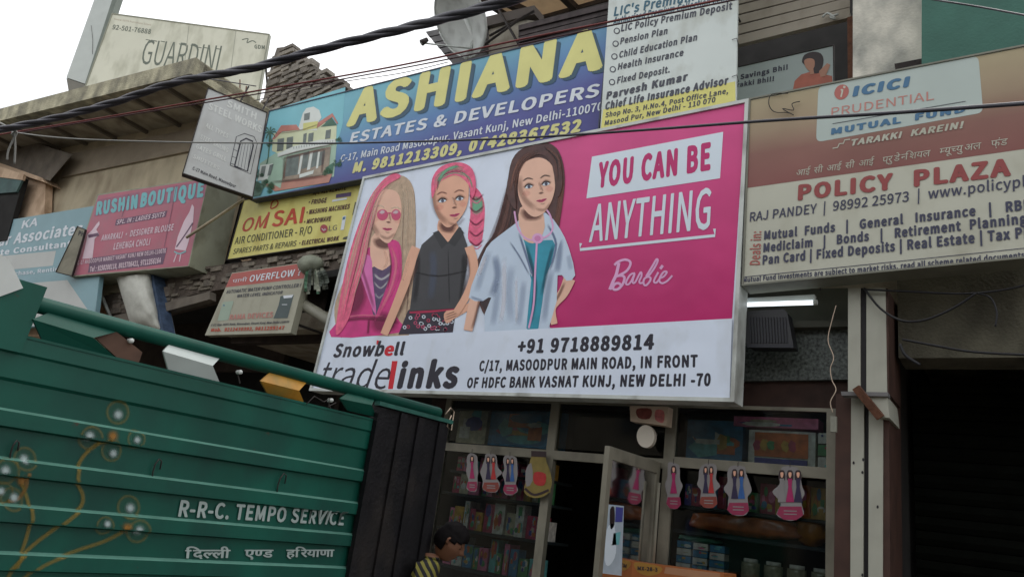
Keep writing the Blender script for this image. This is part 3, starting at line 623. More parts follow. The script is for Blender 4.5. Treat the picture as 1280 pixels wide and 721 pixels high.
letter(I, 'POLICY  PLAZA', (997, 251), (1264, 220), (998, 231), MRT, .045, 3)
letter(I, 'RAJ PANDEY  |  98992 25973  |  www.policyplaza.in', (937, 277), (1340, 226), (938, 265.5), NAVY, .012, 3)
letter(I, 'Mutual  Funds   |   General   Insurance   |   RBI Bonds', (955, 300), (1345, 255.5), (955.5, 288.5), NAVY, .04, 3)
letter(I, 'Mediclaim   |   Bonds   |   Retirement  Planning', (954, 315.5), (1284, 279.5), (954.5, 304), NAVY, .04, 3)
letter(I, 'Pan Card | Fixed Deposits | Real Estate | Tax Planning', (953, 331), (1345, 291), (953.5, 319), NAVY, .04, 3)
letter(I, 'Deals in:', (950, 331), (952, 289), (937, 331), IR, .02, 3)
stroke(I, [(931, 346), (1060, 333), (1330, 305)], .8, NAVY, 3, 0)
letter(I, 'Mutual Fund investments are subject to market risks, read all scheme related documents carefully.', (929, 353), (1330, 318), (929.3, 346.5), NAVY, .03, 3)
tube('loose_wire', [ipl((x, y, .03)) for x, y in smoothline([(985, 117), (965, 118), (961, 130), (968, 140), (985, 141), (992, 144), (978, 136), (992, 138), (990, 130), (1000, 127)], 4)], .004, BLACKISH, I.root, 6)

# ------------------------------------------------------------------ yellow air-conditioner repair board
opl = turned(3, 450, 225, 6.45)
oq = [(305, 250), (470, 221), (452, 300), (284, 325)]
O = Sign('repair_board', 'yellow appliance repair board with red OM SAI letters under the house picture', 'sign board', opl, oq, .06, mat('repair_board_yellow', rgb(214, 206, 120), .5, .07, 2, stain=rgb(190, 176, 90), stain_amt=.4), IRON, .008)
OR = mat('print_orange_red', rgb(186, 66, 40), .5, .08); OD = mat('print_brown_ink', rgb(84, 50, 44), .5, .08); OG = mat('print_olive_ink', rgb(74, 74, 50), .5, .08)
Z_ = lambda x, y: (230 + x / 5.547, 220 + y / 5.547)
letter(O, 'OM', Z_(392, 390), Z_(560, 362), Z_(425, 295), OR, .01, 3)
stroke(O, [Z_(600, 225), Z_(610, 185), Z_(635, 165), Z_(652, 185), Z_(640, 210), Z_(615, 225), Z_(600, 225)], 1.6, OR, 3); stroke(O, [Z_(560, 360), Z_(590, 250)], 2.6, OR, 3, 0)
letter(O, 'SAI', Z_(605, 355), Z_(820, 325), Z_(627, 245), OR, .02, 3)
letter(O, 'AIR CONDITIONER - R/O', Z_(350, 475), Z_(885, 398), Z_(358, 425), OG, .01, 3)
letter(O, 'SPARES PARTS & REPAIRS', Z_(338, 542), Z_(775, 485), Z_(348, 505), OG, .01, 3)
letter(O, '•ELECTRICAL WORK', Z_(795, 482), Z_(1070, 448), Z_(803, 450), OD, .04, 3)
for s_, x0, y0, x1, y1 in [('•A/C ALL REMOTE', 875, 135, 1120, 98), ('•FRIDGE', 860, 200, 985, 185), ('•WASHING MACHINES', 845, 270, 1145, 228), ('•MICROWAVE', 828, 335, 1015, 312)]:
    letter(O, s_, Z_(x0, y0), Z_(x1, y1), Z_(x0 + 9, y0 - 34), OD, .04, 3)
ink(O, [Z_(1055, 128), Z_(1160, 112), Z_(1157, 140), Z_(1052, 154)], VIO, 3); ink(O, [Z_(1030, 165), Z_(1130, 150), Z_(1128, 162), Z_(1025, 180)], PW2, 3)
disc(O, Z_(970, 366), 4.8, 5.4, mat('print_logo_crimson', rgb(160, 60, 70), .5, .06), 3); stroke(O, [Z_(955, 362), Z_(968, 378), Z_(985, 370), Z_(972, 366)], .8, PW2, 4, 0)
letter(O, 'LG', Z_(1002, 380), Z_(1058, 374), Z_(1008, 345), INKG, .0, 3)
ink(O, [Z_(1100, 280), Z_(1125, 275), Z_(1108, 372), Z_(1085, 376)], PW2, 3); ink(O, [Z_(1102, 285), Z_(1120, 282), Z_(1115, 300), Z_(1098, 305)], IB, 4)
ink(O, [Z_(1185, 180), Z_(1195, 182), Z_(1178, 270), Z_(1166, 270)], OG, 3); ink(O, [Z_(1105, 425), Z_(1140, 415), Z_(1140, 438), Z_(1100, 440)], OG, 3)

# ------------------------------------------------------------------ boutique light box
rpl = turned(6, 260, 225, 6.0)
rq = [(122, 243), (261, 222), (236, 333), (88, 346)]
RP = mat('boutique_rose', rgb(176, 94, 112), .5, .08, 2, stain=rgb(160, 104, 116), stain_amt=.4)
Rb = Sign('boutique_light_box', 'faded rose pink boutique light box sign with turquoise lettering', 'light box', rpl, rq, .62, mat('box_side_grey', rgb(150, 152, 132), .6, .1, 3, stain=rgb(110, 108, 90), stain_amt=.4), None, facename='casing')
ink(Rb, [(123, 244.5), (260, 223.5), (235, 332), (89.5, 344.5)], RP, 1, 'front_sheet')
G_ = lambda x, y: (80 + x / 5.34, 215 + y / 5.34)
TQ = mat('print_turquoise', rgb(112, 180, 186), .5, .08); PNK = mat('print_pale_pink', rgb(214, 190, 200), .5, .06); SLT = mat('print_slate', rgb(98, 66, 92), .5, .1)
for x0, x1, y0, y1 in [(212, 500, 290, 240), (505, 940, 238, 165)]:
    a_, b_ = (x0 + 15, y0 - 105), (x1 + 15, y1 - 118)
    ink(Rb, [G_(*a_), G_(x1 + 5, y1 - 108), G_(x1, y1), G_(x0 - 10, y0 + 8)], mat('print_rose_shadow', rgb(150, 90, 112), .5, .1), 2)
letter(Rb, 'RUSHIN', G_(212, 292), G_(488, 246), G_(222, 198), TQ, .06, 4); letter(Rb, 'BOUTIQUE', G_(505, 240), G_(928, 168), G_(520, 140), TQ, .06, 4)
ink(Rb, [G_(348, 318), G_(690, 258), G_(678, 300), G_(340, 358)], SLT, 3)
letter(Rb, 'SPL. IN : LADIES SUITS', G_(350, 352), G_(668, 298), G_(360, 320), PNK, .03, 5)
letter(Rb, 'ANARKALI • DESIGNER BLOUSE', G_(245, 462), G_(728, 390), G_(255, 420), PNK, .03, 4)
letter(Rb, 'LEHENGA CHOLI', G_(328, 520), G_(570, 488), G_(338, 475), PNK, .03, 4)
ink(Rb, [G_(175, 575), G_(690, 505), G_(660, 615), G_(160, 672)], SLT, 3)
letter(Rb, 'C-17 MASOODPUR MARKET VASANT KUNJ NEW DELHI-110070', G_(92, 620), G_(680, 540), G_(95, 592), PNK, .03, 5)
letter(Rb, 'Tel : 9250208118, 8015706421, 9711356164', G_(170, 668), G_(645, 608), G_(176, 632), PNK, .04, 5)
ink(Rb, [G_(235, 328), G_(238, 350), G_(215, 385), G_(235, 415), G_(205, 445), G_(190, 575), G_(122, 580), G_(150, 460), G_(155, 420), G_(190, 385), G_(215, 350)], PNK, 4, 'printed_dress')
ink(Rb, [G_(160, 420), G_(228, 405), G_(235, 425), G_(165, 440)], SLT, 5)
ink(Rb, [G_(855, 215), G_(868, 235), G_(862, 330), G_(830, 470), G_(812, 525), G_(740, 515), G_(760, 430), G_(800, 330), G_(838, 265)], PNK, 4, 'printed_dress')
stroke(Rb, [G_(860, 340), G_(800, 430), G_(750, 500)], 1.6, SLT, 5); stroke(Rb, [G_(735, 530), G_(770, 545), G_(815, 528)], 1.5, TQ, 5); stroke(Rb, [G_(752, 545), G_(732, 600)], 1.3, PNK, 5, 0); stroke(Rb, [G_(780, 545), G_(770, 598)], 1.3, PNK, 5, 0)
for x0, y0, x1, y1 in [(430, 150, 385, 300), (752, 90, 668, 500)]: stroke(Rb, [G_(x0, y0), G_(x1, y1)], .5, SLT, 6, 0, 'sheet_seam')
# small side plate beside it
spl = turned(25, 95, 310, 5.6)
sq = [(97, 283), (107, 287), (90, 345), (70, 340)]
SP = Sign('side_plate', 'narrow grey metal plate standing edge-on left of the pink boutique sign', 'sign plate', spl, sq, .03, mat('plate_grey', rgb(140, 136, 120), .7, .2, 4, stain=rgb(96, 88, 76), stain_amt=.5), IRON, .006)
letter(SP, 'PH', (97.5, 294), (104, 296), (99, 288), DARKINK, .03, 2)
tube('support_rod', [rpl((305, 249, -.05)), rpl((233, 297, .12))], .022, mat('bamboo_rod', rgb(176, 164, 138), .7, .15, 8), None).name = 'sign_prop'
tag(bpy.data.objects['sign_prop'], 'pale round pole propping the grey hanging sign in front of the boutique box', 'pole')

# ------------------------------------------------------------------ blue consultants' board, far left
kpl = turned(6, 118, 257, 5.75)
kq = [(-60, 287), (135, 254.5), (118, 400), (-70, 420)]
KB = mat('consultant_board_blue', rgb(126, 160, 168), .5, .07, 2)
K = Sign('consultants_board', 'pale blue estate consultants board at the far left, partly behind the boutique box', 'sign board', kpl, kq, .08, KB, None)
KW = mat('consultant_white', rgb(186, 188, 184), .55, .06, 2)
ink(K, [(-60, 326), (70, 313.5), (66, 332), (-62, 344)], KW, 1, 'white_strip'); ink(K, [(-60, 362), (84, 350), (118, 399), (-69, 419)], KW, 1, 'white_base')
K_ = lambda x, y: (x / 3.794, 240 + y / 3.794)
letter(K, 'KA', K_(100, 175), K_(175, 160), K_(112, 135), PW2, .02, 3)
letter(K, 'ar Associates', K_(-10, 258), K_(385, 200), K_(5, 205), PW2, .03, 3)
letter(K, 'Estate Consultants', K_(-95, 312), K_(365, 255), K_(-90, 285), PW2, .035, 3)
letter(K, 'Sale, Purchase, Renting', K_(-60, 410), K_(300, 372), K_(-58, 392), PW2, .02, 3)

# ------------------------------------------------------------------ water overflow board
wpl = turned(2, 383, 328, 6.1)
wq = [(290, 341), (386, 327), (363, 416), (256, 419)]
WH2 = mat('overflow_board_white', rgb(166, 164, 146), .6, .07, 2, stain=rgb(140, 136, 118), stain_amt=.4)
Wb = Sign('overflow_board', 'red-topped white water pump controller board above the dark porch', 'sign board', wpl, wq, .1, WH2, None)
ink(Wb, [(290, 342), (385, 328), (379.5, 348), (282, 359)], mat('print_brick_red', rgb(170, 82, 74), .5, .06), 1, 'red_band')
W_ = lambda x, y: (240 + x / 6.01, 310 + y / 6.01)
letter(Wb, ['प', 'ा', 'न', 'ी'], W_(300, 262), W_(410, 248), W_(312, 222), PW2, 0, 3, hindi=True)
letter(Wb, 'OVERFLOW ?', W_(428, 255), W_(815, 205), W_(440, 205), PW2, .02, 3)
for s_, x0, y0, x1, y1, h_, m_, b_ in [('AUTOMATIC WATER PUMP CONTROLLER !', 255, 342, 815, 292, 26, INKG, .02), ('WATER LEVEL INDICATOR', 335, 372, 678, 345, 24, INKG, .02), ('RAMA DEVICES', 280, 540, 605, 520, 40, IRF, .03), ('C-17, Opp. HDFC Bank, Masoodpur, Vasant Kunj, New Delhi-110070', 140, 585, 725, 562, 16, INKG, .02), ('Mob.  9212430392, 9811259147', 140, 628, 690, 612, 26, OR, .03)]:
    letter(Wb, s_, W_(x0, y0), W_(x1, y1), W_(x0 + 8, y0 - h_), m_, b_, 3)
ink(Wb, rrect([W_(232, 405), W_(315, 395), W_(270, 540), W_(190, 548)], 2), mat('print_pale_green', rgb(150, 168, 150), .5, .05), 2); ink(Wb, [W_(665, 360), W_(765, 350), W_(718, 525), W_(612, 528), W_(650, 430)], mat('print_slate_device', rgb(70, 84, 84), .5, .15), 2)
ink(Wb, [W_(685, 358), W_(762, 350), W_(750, 372), W_(690, 378)], PW2, 3); stroke(Wb, [W_(675, 424), W_(715, 424)], .8, PW2, 3, 0); disc(Wb, W_(240, 430), 1, 1, IB, 3)

# ------------------------------------------------------------------ steel works hanging board (juts into the street)
fpl = Plane(facade(5.6)((285, 180)), (.86, -.51, 0))
fq = [(260, 110), (334, 141), (316, 247), (228, 217)]
FG = mat('steel_board_grey', rgb(190, 192, 190), .5, .06, 2, stain=rgb(172, 172, 168), stain_amt=.4)
Fb = Sign('steel_works_board', 'tilted grey steel works board with a drawn window, hanging end-on from the slab', 'sign board', fpl, fq, .12, FG, IRON, .01)
V_ = lambda x, y: (220 + x / 4.507, 100 + y / 4.507)
FL = mat('print_faint_white', rgb(216, 218, 214), .5, .05)
for s_, x0, y0, x1, y1, h_ in [('SMITH', 285, 150, 450, 225, 38), ('STEEL WORKS', 180, 165, 480, 300, 38), ('ALL TYPES', 165, 265, 290, 330, 24), ('STEEL RAILING', 135, 330, 290, 410, 24), ('GATES GRILL', 110, 385, 280, 460, 24), ('SHUTTERS', 95, 440, 240, 510, 22)]:
    letter(Fb, s_, V_(x0, y0), V_(x1, y1), V_(x0 + 8, y0 - h_), FL, .03, 2)
letter(Fb, 'C-17 Main Road, Masoodpur', V_(92, 505), V_(335, 608), V_(97, 488), DARKINK, .02, 2)
stroke(Fb, [V_(305, 480), V_(340, 320), V_(385, 302), V_(440, 320), V_(458, 360), V_(420, 530), V_(305, 480)], .8, DARKINK, 2, 0)
stroke(Fb, [V_(330, 485), V_(365, 345), V_(395, 330), V_(430, 345), V_(435, 370), V_(402, 515), V_(330, 485)], 1.8, DARKINK, 2, 0)
for k in range(4): stroke(Fb, [V_(348 + k * 18, 490 + k * 7), V_(375 + k * 16, 355 + k * 3)], .5, INKG, 2, 0)
for k in range(4): stroke(Fb, [V_(305 + k * 8, 470 - k * 40), V_(332 + k * 8, 478 - k * 38)], .6, INKG, 2, 0)

# ------------------------------------------------------------------ far roof billboard
gpl = turned(34, 240, 60, 9.0)
gq = [(140, 17), (337, 43), (318, 150), (100, 125)]
G = Sign('roof_billboard', 'faded cream GUARDINI billboard standing on the roof behind the concrete slab', 'billboard', gpl, gq, .12, mat('guardini_cream', rgb(210, 210, 192), .6, .06, 1, stain=rgb(176, 176, 156), stain_amt=.5, streak=1), mat('board_edge_olive', rgb(140, 142, 126), .6, .1), .03)
GI = mat('print_faded_green', rgb(104, 112, 100), .5, .08)
Q_ = lambda x, y: (x / 4, y / 4)
letter(G, '92-501-76888', Q_(560, 148), Q_(752, 172), Q_(566, 124), GI, .02, 2)
letter(G, 'Since 1976 Furniture Store', Q_(570, 100), Q_(755, 130), Q_(571, 92), mat('print_rust_faint', rgb(170, 150, 130), .5, .05), .0, 2)
letter(G, 'GUARDINI', Q_(700, 320), Q_(1085, 352), Q_(730, 200), GI, .0, 2)
for cx_, cy_ in [(738, 200), (773, 205), (812, 208), (905, 222), (962, 228), (995, 238), (1030, 240), (1090, 245)]:
    stroke(G, [Q_(cx_ - 9, cy_ - 1), Q_(cx_ + 13, cy_ + 3)], 1, GI, 3, 0, 'letter_serif')
stroke(G, [Q_(1210, 200), Q_(1240, 195), Q_(1235, 215), Q_(1262, 205), Q_(1280, 215)], 1.2, GI, 2)
letter(G, 'GDM', (318, 61), (331, 62), (318, 56), GI, .03, 2)
for x in (945, 1180): stroke(G, [Q_(x, 130 if x < 1000 else 155), Q_(x - 30, 380)], .8, mat('seam_grey', rgb(160, 160, 145), .5, .1), 2, 0, 'sheet_seam')
# brackets that carry the boards
def strut(S, p, back, r=.02):
    a = S.pl(p, -.1); MB().bar(a, a + Vector(back), r, 6).build('support_strut', IRON, S.root)
for p in ((470, 240), (700, 200), (920, 140), (420, 440), (905, 470)): strut(M, p, (0, .85, 0), .025)
for p in ((345, 150), (560, 95), (730, 60), (740, 150)): strut(A, p, (0, .6, 0))
for p in ((960, 135), (1120, 110), (1270, 80)): strut(I, p, (0, .85, 0), .025)
for p in ((775, 20), (905, -10), (905, 120)): strut(Lb, p, (0, .6, 0), .012)
for p in ((315, 255), (300, 315)): strut(O, p, (0, .4, 0))
for p in ((130, 250), (250, 235)): strut(Rb, p, (0, 1.2, 0))
for p in ((300, 345), (370, 405)): strut(Wb, p, (0, .5, 0))
for p in ((300, 128), (326, 142)): strut(Fb, p, (-.05, .1, .35), .014)
for p in ((150, 30), (330, 60)): strut(G, p, (-.3, .9, -1.6), .03)
# ================================================================== ground and street
ROAD = mat('asphalt', rgb(86, 82, 76), .9, .2, 6, bump=.5, bscale=60)
tag(put('road', [(-400, -400, 0), (400, -400, 0), (400, 400, 0), (-400, 400, 0)], [(0, 1, 2, 3)], ROAD, loc=(0, 0, 0)), kind='structure')
tag(MB().box((-40, 5.0, .004), (12, 6.45, .13)).build('pavement', mat('pavement_concrete', rgb(120, 112, 100), .9, .2, 5, bump=.4)), kind='structure')

# ================================================================== shop building (middle and right)
TER = mat('speckled_stone', rgb(84, 90, 86), .5, .75, 38, bump=.1, det=2)
WALLG = mat('grey_green_plaster', rgb(128, 128, 112), .9, .15, 3, bump=.3, stain=rgb(84, 82, 70), stain_amt=.5)
B = thing('shop_building', 'two storey concrete shop building carrying all the sign boards in the middle', 'building', (-4, 9, 0))
X0, X1 = -10.4, 3.2
# ground storey: inner room with side walls, floor slab, back wall
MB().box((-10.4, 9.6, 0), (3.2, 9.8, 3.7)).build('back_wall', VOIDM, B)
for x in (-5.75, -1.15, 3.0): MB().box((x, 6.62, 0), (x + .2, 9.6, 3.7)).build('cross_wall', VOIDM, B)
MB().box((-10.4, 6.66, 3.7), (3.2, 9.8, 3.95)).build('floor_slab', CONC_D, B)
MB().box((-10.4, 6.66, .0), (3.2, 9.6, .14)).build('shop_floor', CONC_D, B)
# upper storey wall behind the boards
MB().box((-8.3, 6.9, 3.95), (-3.0, 7.1, 7.35)).build('upper_wall', WALLG, B)
MB().box((-3.0, 7.0, 3.95), (3.2, 7.2, 5.2)).build('upper_wall', WALLG, B)
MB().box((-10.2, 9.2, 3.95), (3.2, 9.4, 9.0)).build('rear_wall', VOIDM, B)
# band above the shop front : speckled stone, its ledge and recess
fp = facade(6.55)
prism('stone_fascia', fp, [(926, 412), (1060, 410), (1060, 474), (926, 476)], .1, TER, B)
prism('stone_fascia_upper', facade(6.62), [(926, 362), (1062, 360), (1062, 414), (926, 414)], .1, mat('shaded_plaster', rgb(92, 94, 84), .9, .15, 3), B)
prism('ledge', facade(6.45), [(926, 402), (1060, 400), (1060, 408), (926, 410)], .15, mat('ledge_dark', rgb(74, 74, 66), .9, .2), B)
prism('fascia_beam', facade(6.60), [(540, 478), (1060, 476), (1060, 512), (540, 512)], .18, mat('dark_wood_fascia', rgb(58, 40, 34), .8, .4, 6), B)
# right hand: long concrete beam above the shuttered bay
CB = mat('bare_concrete_beam', rgb(92, 89, 76), .95, .22, 2.2, bump=.5, stain=rgb(58, 55, 46), stain_amt=.6)
MB().box((-.86, 6.5, 3.2), (3.2, 6.9, 4.3)).build('beam', CB, B)
# first floor things seen past the boards, right side
SHB = mat('shutter_beige', rgb(158, 150, 136), .7, .06, 2, stain=rgb(130, 122, 108), stain_amt=.4)
sp = facade(7.0)
# column
COLM = mat('peeling_column_white', rgb(214, 210, 196), .85, .14, 3, bump=.3, stain=rgb(112, 116, 112), stain_amt=.75)
prism('column', facade(6.6), [(1066, -70), (1150, -82), (1153, 130), (1066, 140)], .55, COLM, B)
prism('column_chip', facade(6.57), [(1118, 80), (1154, 73), (1154, 80), (1120, 92)], .06, mat('broken_brick_black', rgb(50, 44, 42), .9, .4, 20), B)
# green cloth panel
# opening with side jamb
prism('door_jamb', facade(6.93), [(1059, 22), (1066, 20), (1067, 130), (1060, 130)], .2, RUST, B)
prism('upper_ceiling', level(8.05), [(900, -40), (1066, -60), (1066, -160), (900, -160)], .05, CONC_D, B)

# roller shutter half up: slats as parts
S1 = thing('roller_shutter', 'half raised beige roller shutter on the first floor above the small savings poster', 'shutter', sp((990, 60)))
for k in range(9):
    a, b = 58 - k * 12.5, 23 - k * 12.5
    q = [(918, a - 12), (1062, b - 13.3), (1062, b), (918, a)]
    Q = poly(sp, q); n = sp.n
    MB().prism([Q[0], Q[1], Q[1] * .12 + Q[2] * .88, Q[0] * .12 + Q[3] * .88], -n * .02).build('slat', SHB, S1)
    MB().prism([Q[0] * .12 + Q[3] * .88 - n * .012, Q[1] * .12 + Q[2] * .88 - n * .012, Q[2] - n * .012, Q[3] - n * .012], -n * .02).build('slat_joint', IRON, S1)
prism('bottom_rail', facade(6.97), [(918, 49), (1062, 14), (1062, 22), (918, 57)], .06, SHB, S1)
tube('tie_knot', [sp((x, y, .08)) for x, y in smoothline([(1028, 22), (1034, 17), (1040, 20), (1044, 24), (1038, 22), (1048, 18)], 4)], .012, EDGE, S1, 6)
# poster
ppl = facade(7.15)
pq = [(870, 96), (1042, 57), (1043, 130), (870, 150)]
PO = Sign('savings_poster', 'pale poster with a woman in an orange top and Savings Bhi lettering, behind the boards', 'poster', ppl, pq, .02, mat('poster_pale_grey', rgb(160, 172, 168), .5, .05, 2), IRON, .006)
R_ = lambda x, y: (910 + x / 4.923, y / 4.923)
letter(PO, 'Tax Savings Bhi!', R_(-20, 512), R_(368, 430), R_(-18, 480), INKG, .04, 2)
letter(PO, 'Tarakki Bhi!!', R_(0, 550), R_(283, 500), R_(2, 520), INKG, .04, 2)
SKP = mat('poster_skin', rgb(176, 128, 104), .5, .08); HRP = mat('poster_hair', rgb(50, 40, 40), .5, .2)
ink(PO, [R_(400, 550), R_(410, 500), R_(450, 460), R_(500, 445), R_(560, 450), R_(640, 470), R_(645, 520)], mat('poster_orange_top', rgb(170, 96, 76), .5, .15, 8), 2)
ink(PO, [R_(455, 380), R_(470, 340), R_(520, 320), R_(570, 330), R_(588, 370), R_(575, 430), R_(545, 455), R_(500, 440), R_(470, 400)], HRP, 3, smooth=3)
ink(PO, [R_(470, 372), R_(500, 360), R_(530, 370), R_(532, 410), R_(510, 440), R_(485, 425), R_(472, 400)], SKP, 4, smooth=3)
ink(PO, [R_(500, 430), R_(525, 425), R_(530, 455), R_(505, 460)], SKP, 5); ink(PO, [R_(560, 440), R_(610, 390), R_(630, 400), R_(600, 470), R_(570, 475)], SKP, 5)
# green awning sheet on the far right of the upper floor
GC = mat('dull_green_sheet', rgb(62, 104, 92), .75, .16, 2.5, bump=.2)
gs = prism('awning_sheet', facade(6.35), [(1152, -80), (1340, -110), (1340, 50), (1280, 58), (1196, 74), (1152, 82)], .03, GC)
tag(gs, 'dull green sheet hung above the policy board at the upper right corner', 'sheet')
# small ledge beam seen below it

# ------------------------------------------------------------------ canopy, fascia, wall above the estate agents' board
cz = 9.0
FIB = mat('canopy_lightened', rgb(214, 196, 168), .8, .15, 1.5, stain=rgb(160, 140, 116), stain_amt=.6)
_t = FIB.node_tree; _tr = _t.nodes.new('ShaderNodeBsdfTranslucent'); _tr.inputs[0].default_value = (.62, .52, .40, 1); _ms = _t.nodes.new('ShaderNodeMixShader'); _ms.inputs[0].default_value = .45  # translucency added to make the canopy soffit look lit
_t.links.new(_t.nodes['Principled BSDF'].outputs[0], _ms.inputs[1]); _t.links.new(_tr.outputs[0], _ms.inputs[2]); _t.links.new(_ms.outputs[0], _t.nodes['Material Output'].inputs[0])
CN = thing('roof_canopy', 'stained canopy soffit, made translucent to look lit, on dark steel joists above the blue board', 'canopy', level(cz)((680, 10)))
cl = level(cz)
MB().prism(poly(cl, [(585, -6), (640, 22), (676, 30), (770, 8), (780, -120), (600, -120)]), (0, 0, .012)).build('sheet', FIB, CN)
def joist(p, q, w_=.07, par=CN): return MB().tube([cl((*p, .05)), cl((*q, .05))], w_, 4).build('joist', mat('joist_dark', rgb(74, 66, 62), .8, .2), par)
joist((622, -2), (676, 24)); joist((700, -8), (720, 12)); joist((676, 24), (770, -2), .05); joist((585, -10), (640, 24), .05)
FA = mat('tin_fascia_dark', rgb(76, 68, 68), .75, .25, 8, stain=rgb(40, 36, 36), stain_amt=.5)
FB = thing('tin_fascia', 'dark stack of tin strips under the broken canopy, just above the blue board', 'fascia', facade(6.75)((700, 60)))
for k in range(6):
    t0, t1 = k / 6, (k + 1) / 6
    L0, R0 = lerp2((648, 32), (768, -4), t0), lerp2((648, 32), (768, -4), t0)
    a = (648, 32 + 44 * t0); b = (770, 2 + 44 * t0 - 10 * 0); c = (770, 2 + 44 * t1 - 1.2); d = (648, 32 + 44 * t1 - 1.2)
    MB().prism(poly(facade(6.75 + (k % 2) * .03), [a, b, c, d]), (0, .04, 0)).build('strip', FA, FB)
prism('backing', facade(6.84), [(648, 32), (770, 0), (770, 50), (648, 80)], .03, IRON, FB)
GW = thing('parapet_wall', 'small grey parapet wall behind the satellite dish', 'wall', facade(7.0)((620, 75)))
prism('panel', facade(7.0), [(566, 40), (600, 27), (640, 22), (690, 30), (690, 90), (566, 105)], .15, mat('parapet_grey', rgb(170, 164, 150), .9, .12, 3, bump=.3, stain=rgb(130, 120, 106), stain_amt=.5), GW)
prism('coping', facade(6.93), [(604, 22), (668, 7), (668, 18), (604, 34)], .25, mat('coping_dark', rgb(92, 86, 82), .9, .2), GW)
for k in range(6):
    a = (532 + k * 5.5, 38 + k * 6.5 if k else 38)
    MB().prism(poly(facade(6.9), [(532 + k * 6, 40 + k * 7), (606, 24 + k * 8), (606, 31 + k * 8), (536 + k * 6, 46 + k * 7)]), (0, .12, 0)).build('tin_sheet', mat('corrugated_grey', rgb(96, 94, 94), .7, .2, 8), GW)
for p, q in [((600, 60), (656, 20)), ((622, 10), (648, 55)), ((612, 45), (668, 14))]:
    MB().bar(facade(6.85)(p), facade(6.85)(q), .02, 5).build('strut', IRON, GW)

# ------------------------------------------------------------------ broken brick stub
bp = facade(7.3)
BR = thing('brick_stub', 'broken dark brick wall stub standing against the sky left of the blue board', 'wall', bp((380, 140)))
BRM = [mat('old_brick_a', rgb(128, 122, 114), .95, .35, 7, bump=1), mat('old_brick_b', rgb(112, 106, 98), .95, .35, 7, bump=1), mat('old_brick_c', rgb(136, 130, 120), .95, .35, 7, bump=1)]
prism('core', bp, [(346, 60), (364, 58), (380, 74), (392, 86), (428, 116), (430, 150), (318, 170), (332, 112), (340, 78)], .5, BRM[1], BR)
random.seed(11)
def in_stub(u, v): 
    left = 345 - (v - 52) * .30; right = 364 + max(0, v - 56) * 1.18
    return left < u < right
row = 0; v = 56.0
while v < 150:
    u = 316 + (row % 2) * 6
    while u < 440:
        wv = 7 + random.random() * 13
        if in_stub(u, v) and in_stub(u + wv * .6, v):
            sl = -.33 - random.random() * .12; h = 3.4 + random.random() * 1.4
            o = random.random() * .02
            q = [(u, v - sl * 0), (u + wv - 1, v + sl * wv), (u + wv - 1.6, v + sl * wv + h), (u - .6, v + h)]
            MB().prism(poly(bp, q, .03 + o), (0, .2, 0)).build('brick', random.choice(BRM), BR)
        u += wv
    v += 4.6 + random.random(); row += 1

# ================================================================== left building with the overhanging slab
LT = math.radians(6); LD = Vector((math.cos(LT), math.sin(LT), 0)); LN = Vector((math.sin(LT), -math.cos(LT), 0))
lf = turned(6, 245, 72, 5.2)
LB = thing('slab_building', 'old concrete building with a ribbed overhanging slab at the upper left', 'building', lf((120, 250)))
C0 = lf((245, 72)); C1 = lf((-30, 142)); zt = C0.z
zb = lf((203, 101)).z
span = (C1 - C0).length
def lp(s, d, z): return Vector((C0.x, C0.y, 0)) - LD * s - LN * d + Vector((0, 0, z))
under = level(zb)
# wall line from the ceiling joint
wl = under((244, 159)); dw = -(Vector((wl.x, wl.y, 0)) - Vector((C0.x, C0.y, 0))).dot(LN)
th = zt - zb
MB().prism([lp(0, 0, zb), lp(22, 0, zb), lp(22, 0, zt), lp(0, 0, zt)], -LN * .18).build('slab_edge_beam', CONC, LB)
MB().prism([lp(0, .18, zb + .12), lp(22, .18, zb + .12), lp(22, .18, zt - .02), lp(0, .18, zt - .02)], -LN * (dw + 3)).build('slab', CONC_D, LB)
MB().prism([lp(0, .18, zb), lp(.16, .18, zb), lp(.16, .18, zt), lp(0, .18, zt)], -LN * (dw + 1.5)).build('end_beam', CONC, LB)
for k in range(14):
    s = .95 + k * .95
    MB().prism([lp(s, .18, zb + .06), lp(s + .07, .18, zb + .06), lp(s + .07, .18, zb + .13), lp(s, .18, zb + .13)], -LN * dw).build('rib', mat('rib_dark', rgb(112, 103, 92), .9, .2), LB)
wallp = Plane(lp(0, dw, 0), LN)
zcut = wallp((235, 362)).z; scut = -(wallp((128, 392)) - Vector((C0.x, C0.y, 0))).dot(LD)
MB().prism([lp(0.1, dw, zcut), lp(scut, dw, zcut), lp(scut, dw, zb + .12), lp(0.1, dw, zb + .12)], -LN * .25).build('wall', PLASTER, LB)
MB().prism([lp(scut, dw, 3.2), lp(9.6, dw, 3.2), lp(9.6, dw, zb + .12), lp(scut, dw, zb + .12)], -LN * .25).build('wall', PLASTER, LB)
prism('soffit_shade_band', wallp, [(90, 192), (244, 160), (256, 168), (250, 186), (75, 222)], .05, mat('shaded_band', rgb(150, 138, 120), .9, .15, 3), LB, .05)  # darker strip under the soffit, shade put into its colour
MB().prism([lp(9.6, dw - .2, 3.2), lp(22, dw - .2, 3.2), lp(22, dw - .2, zb + .1), lp(9.6, dw - .2, zb + .1)], -LN * .25).build('far_wall', CONC_D, LB)
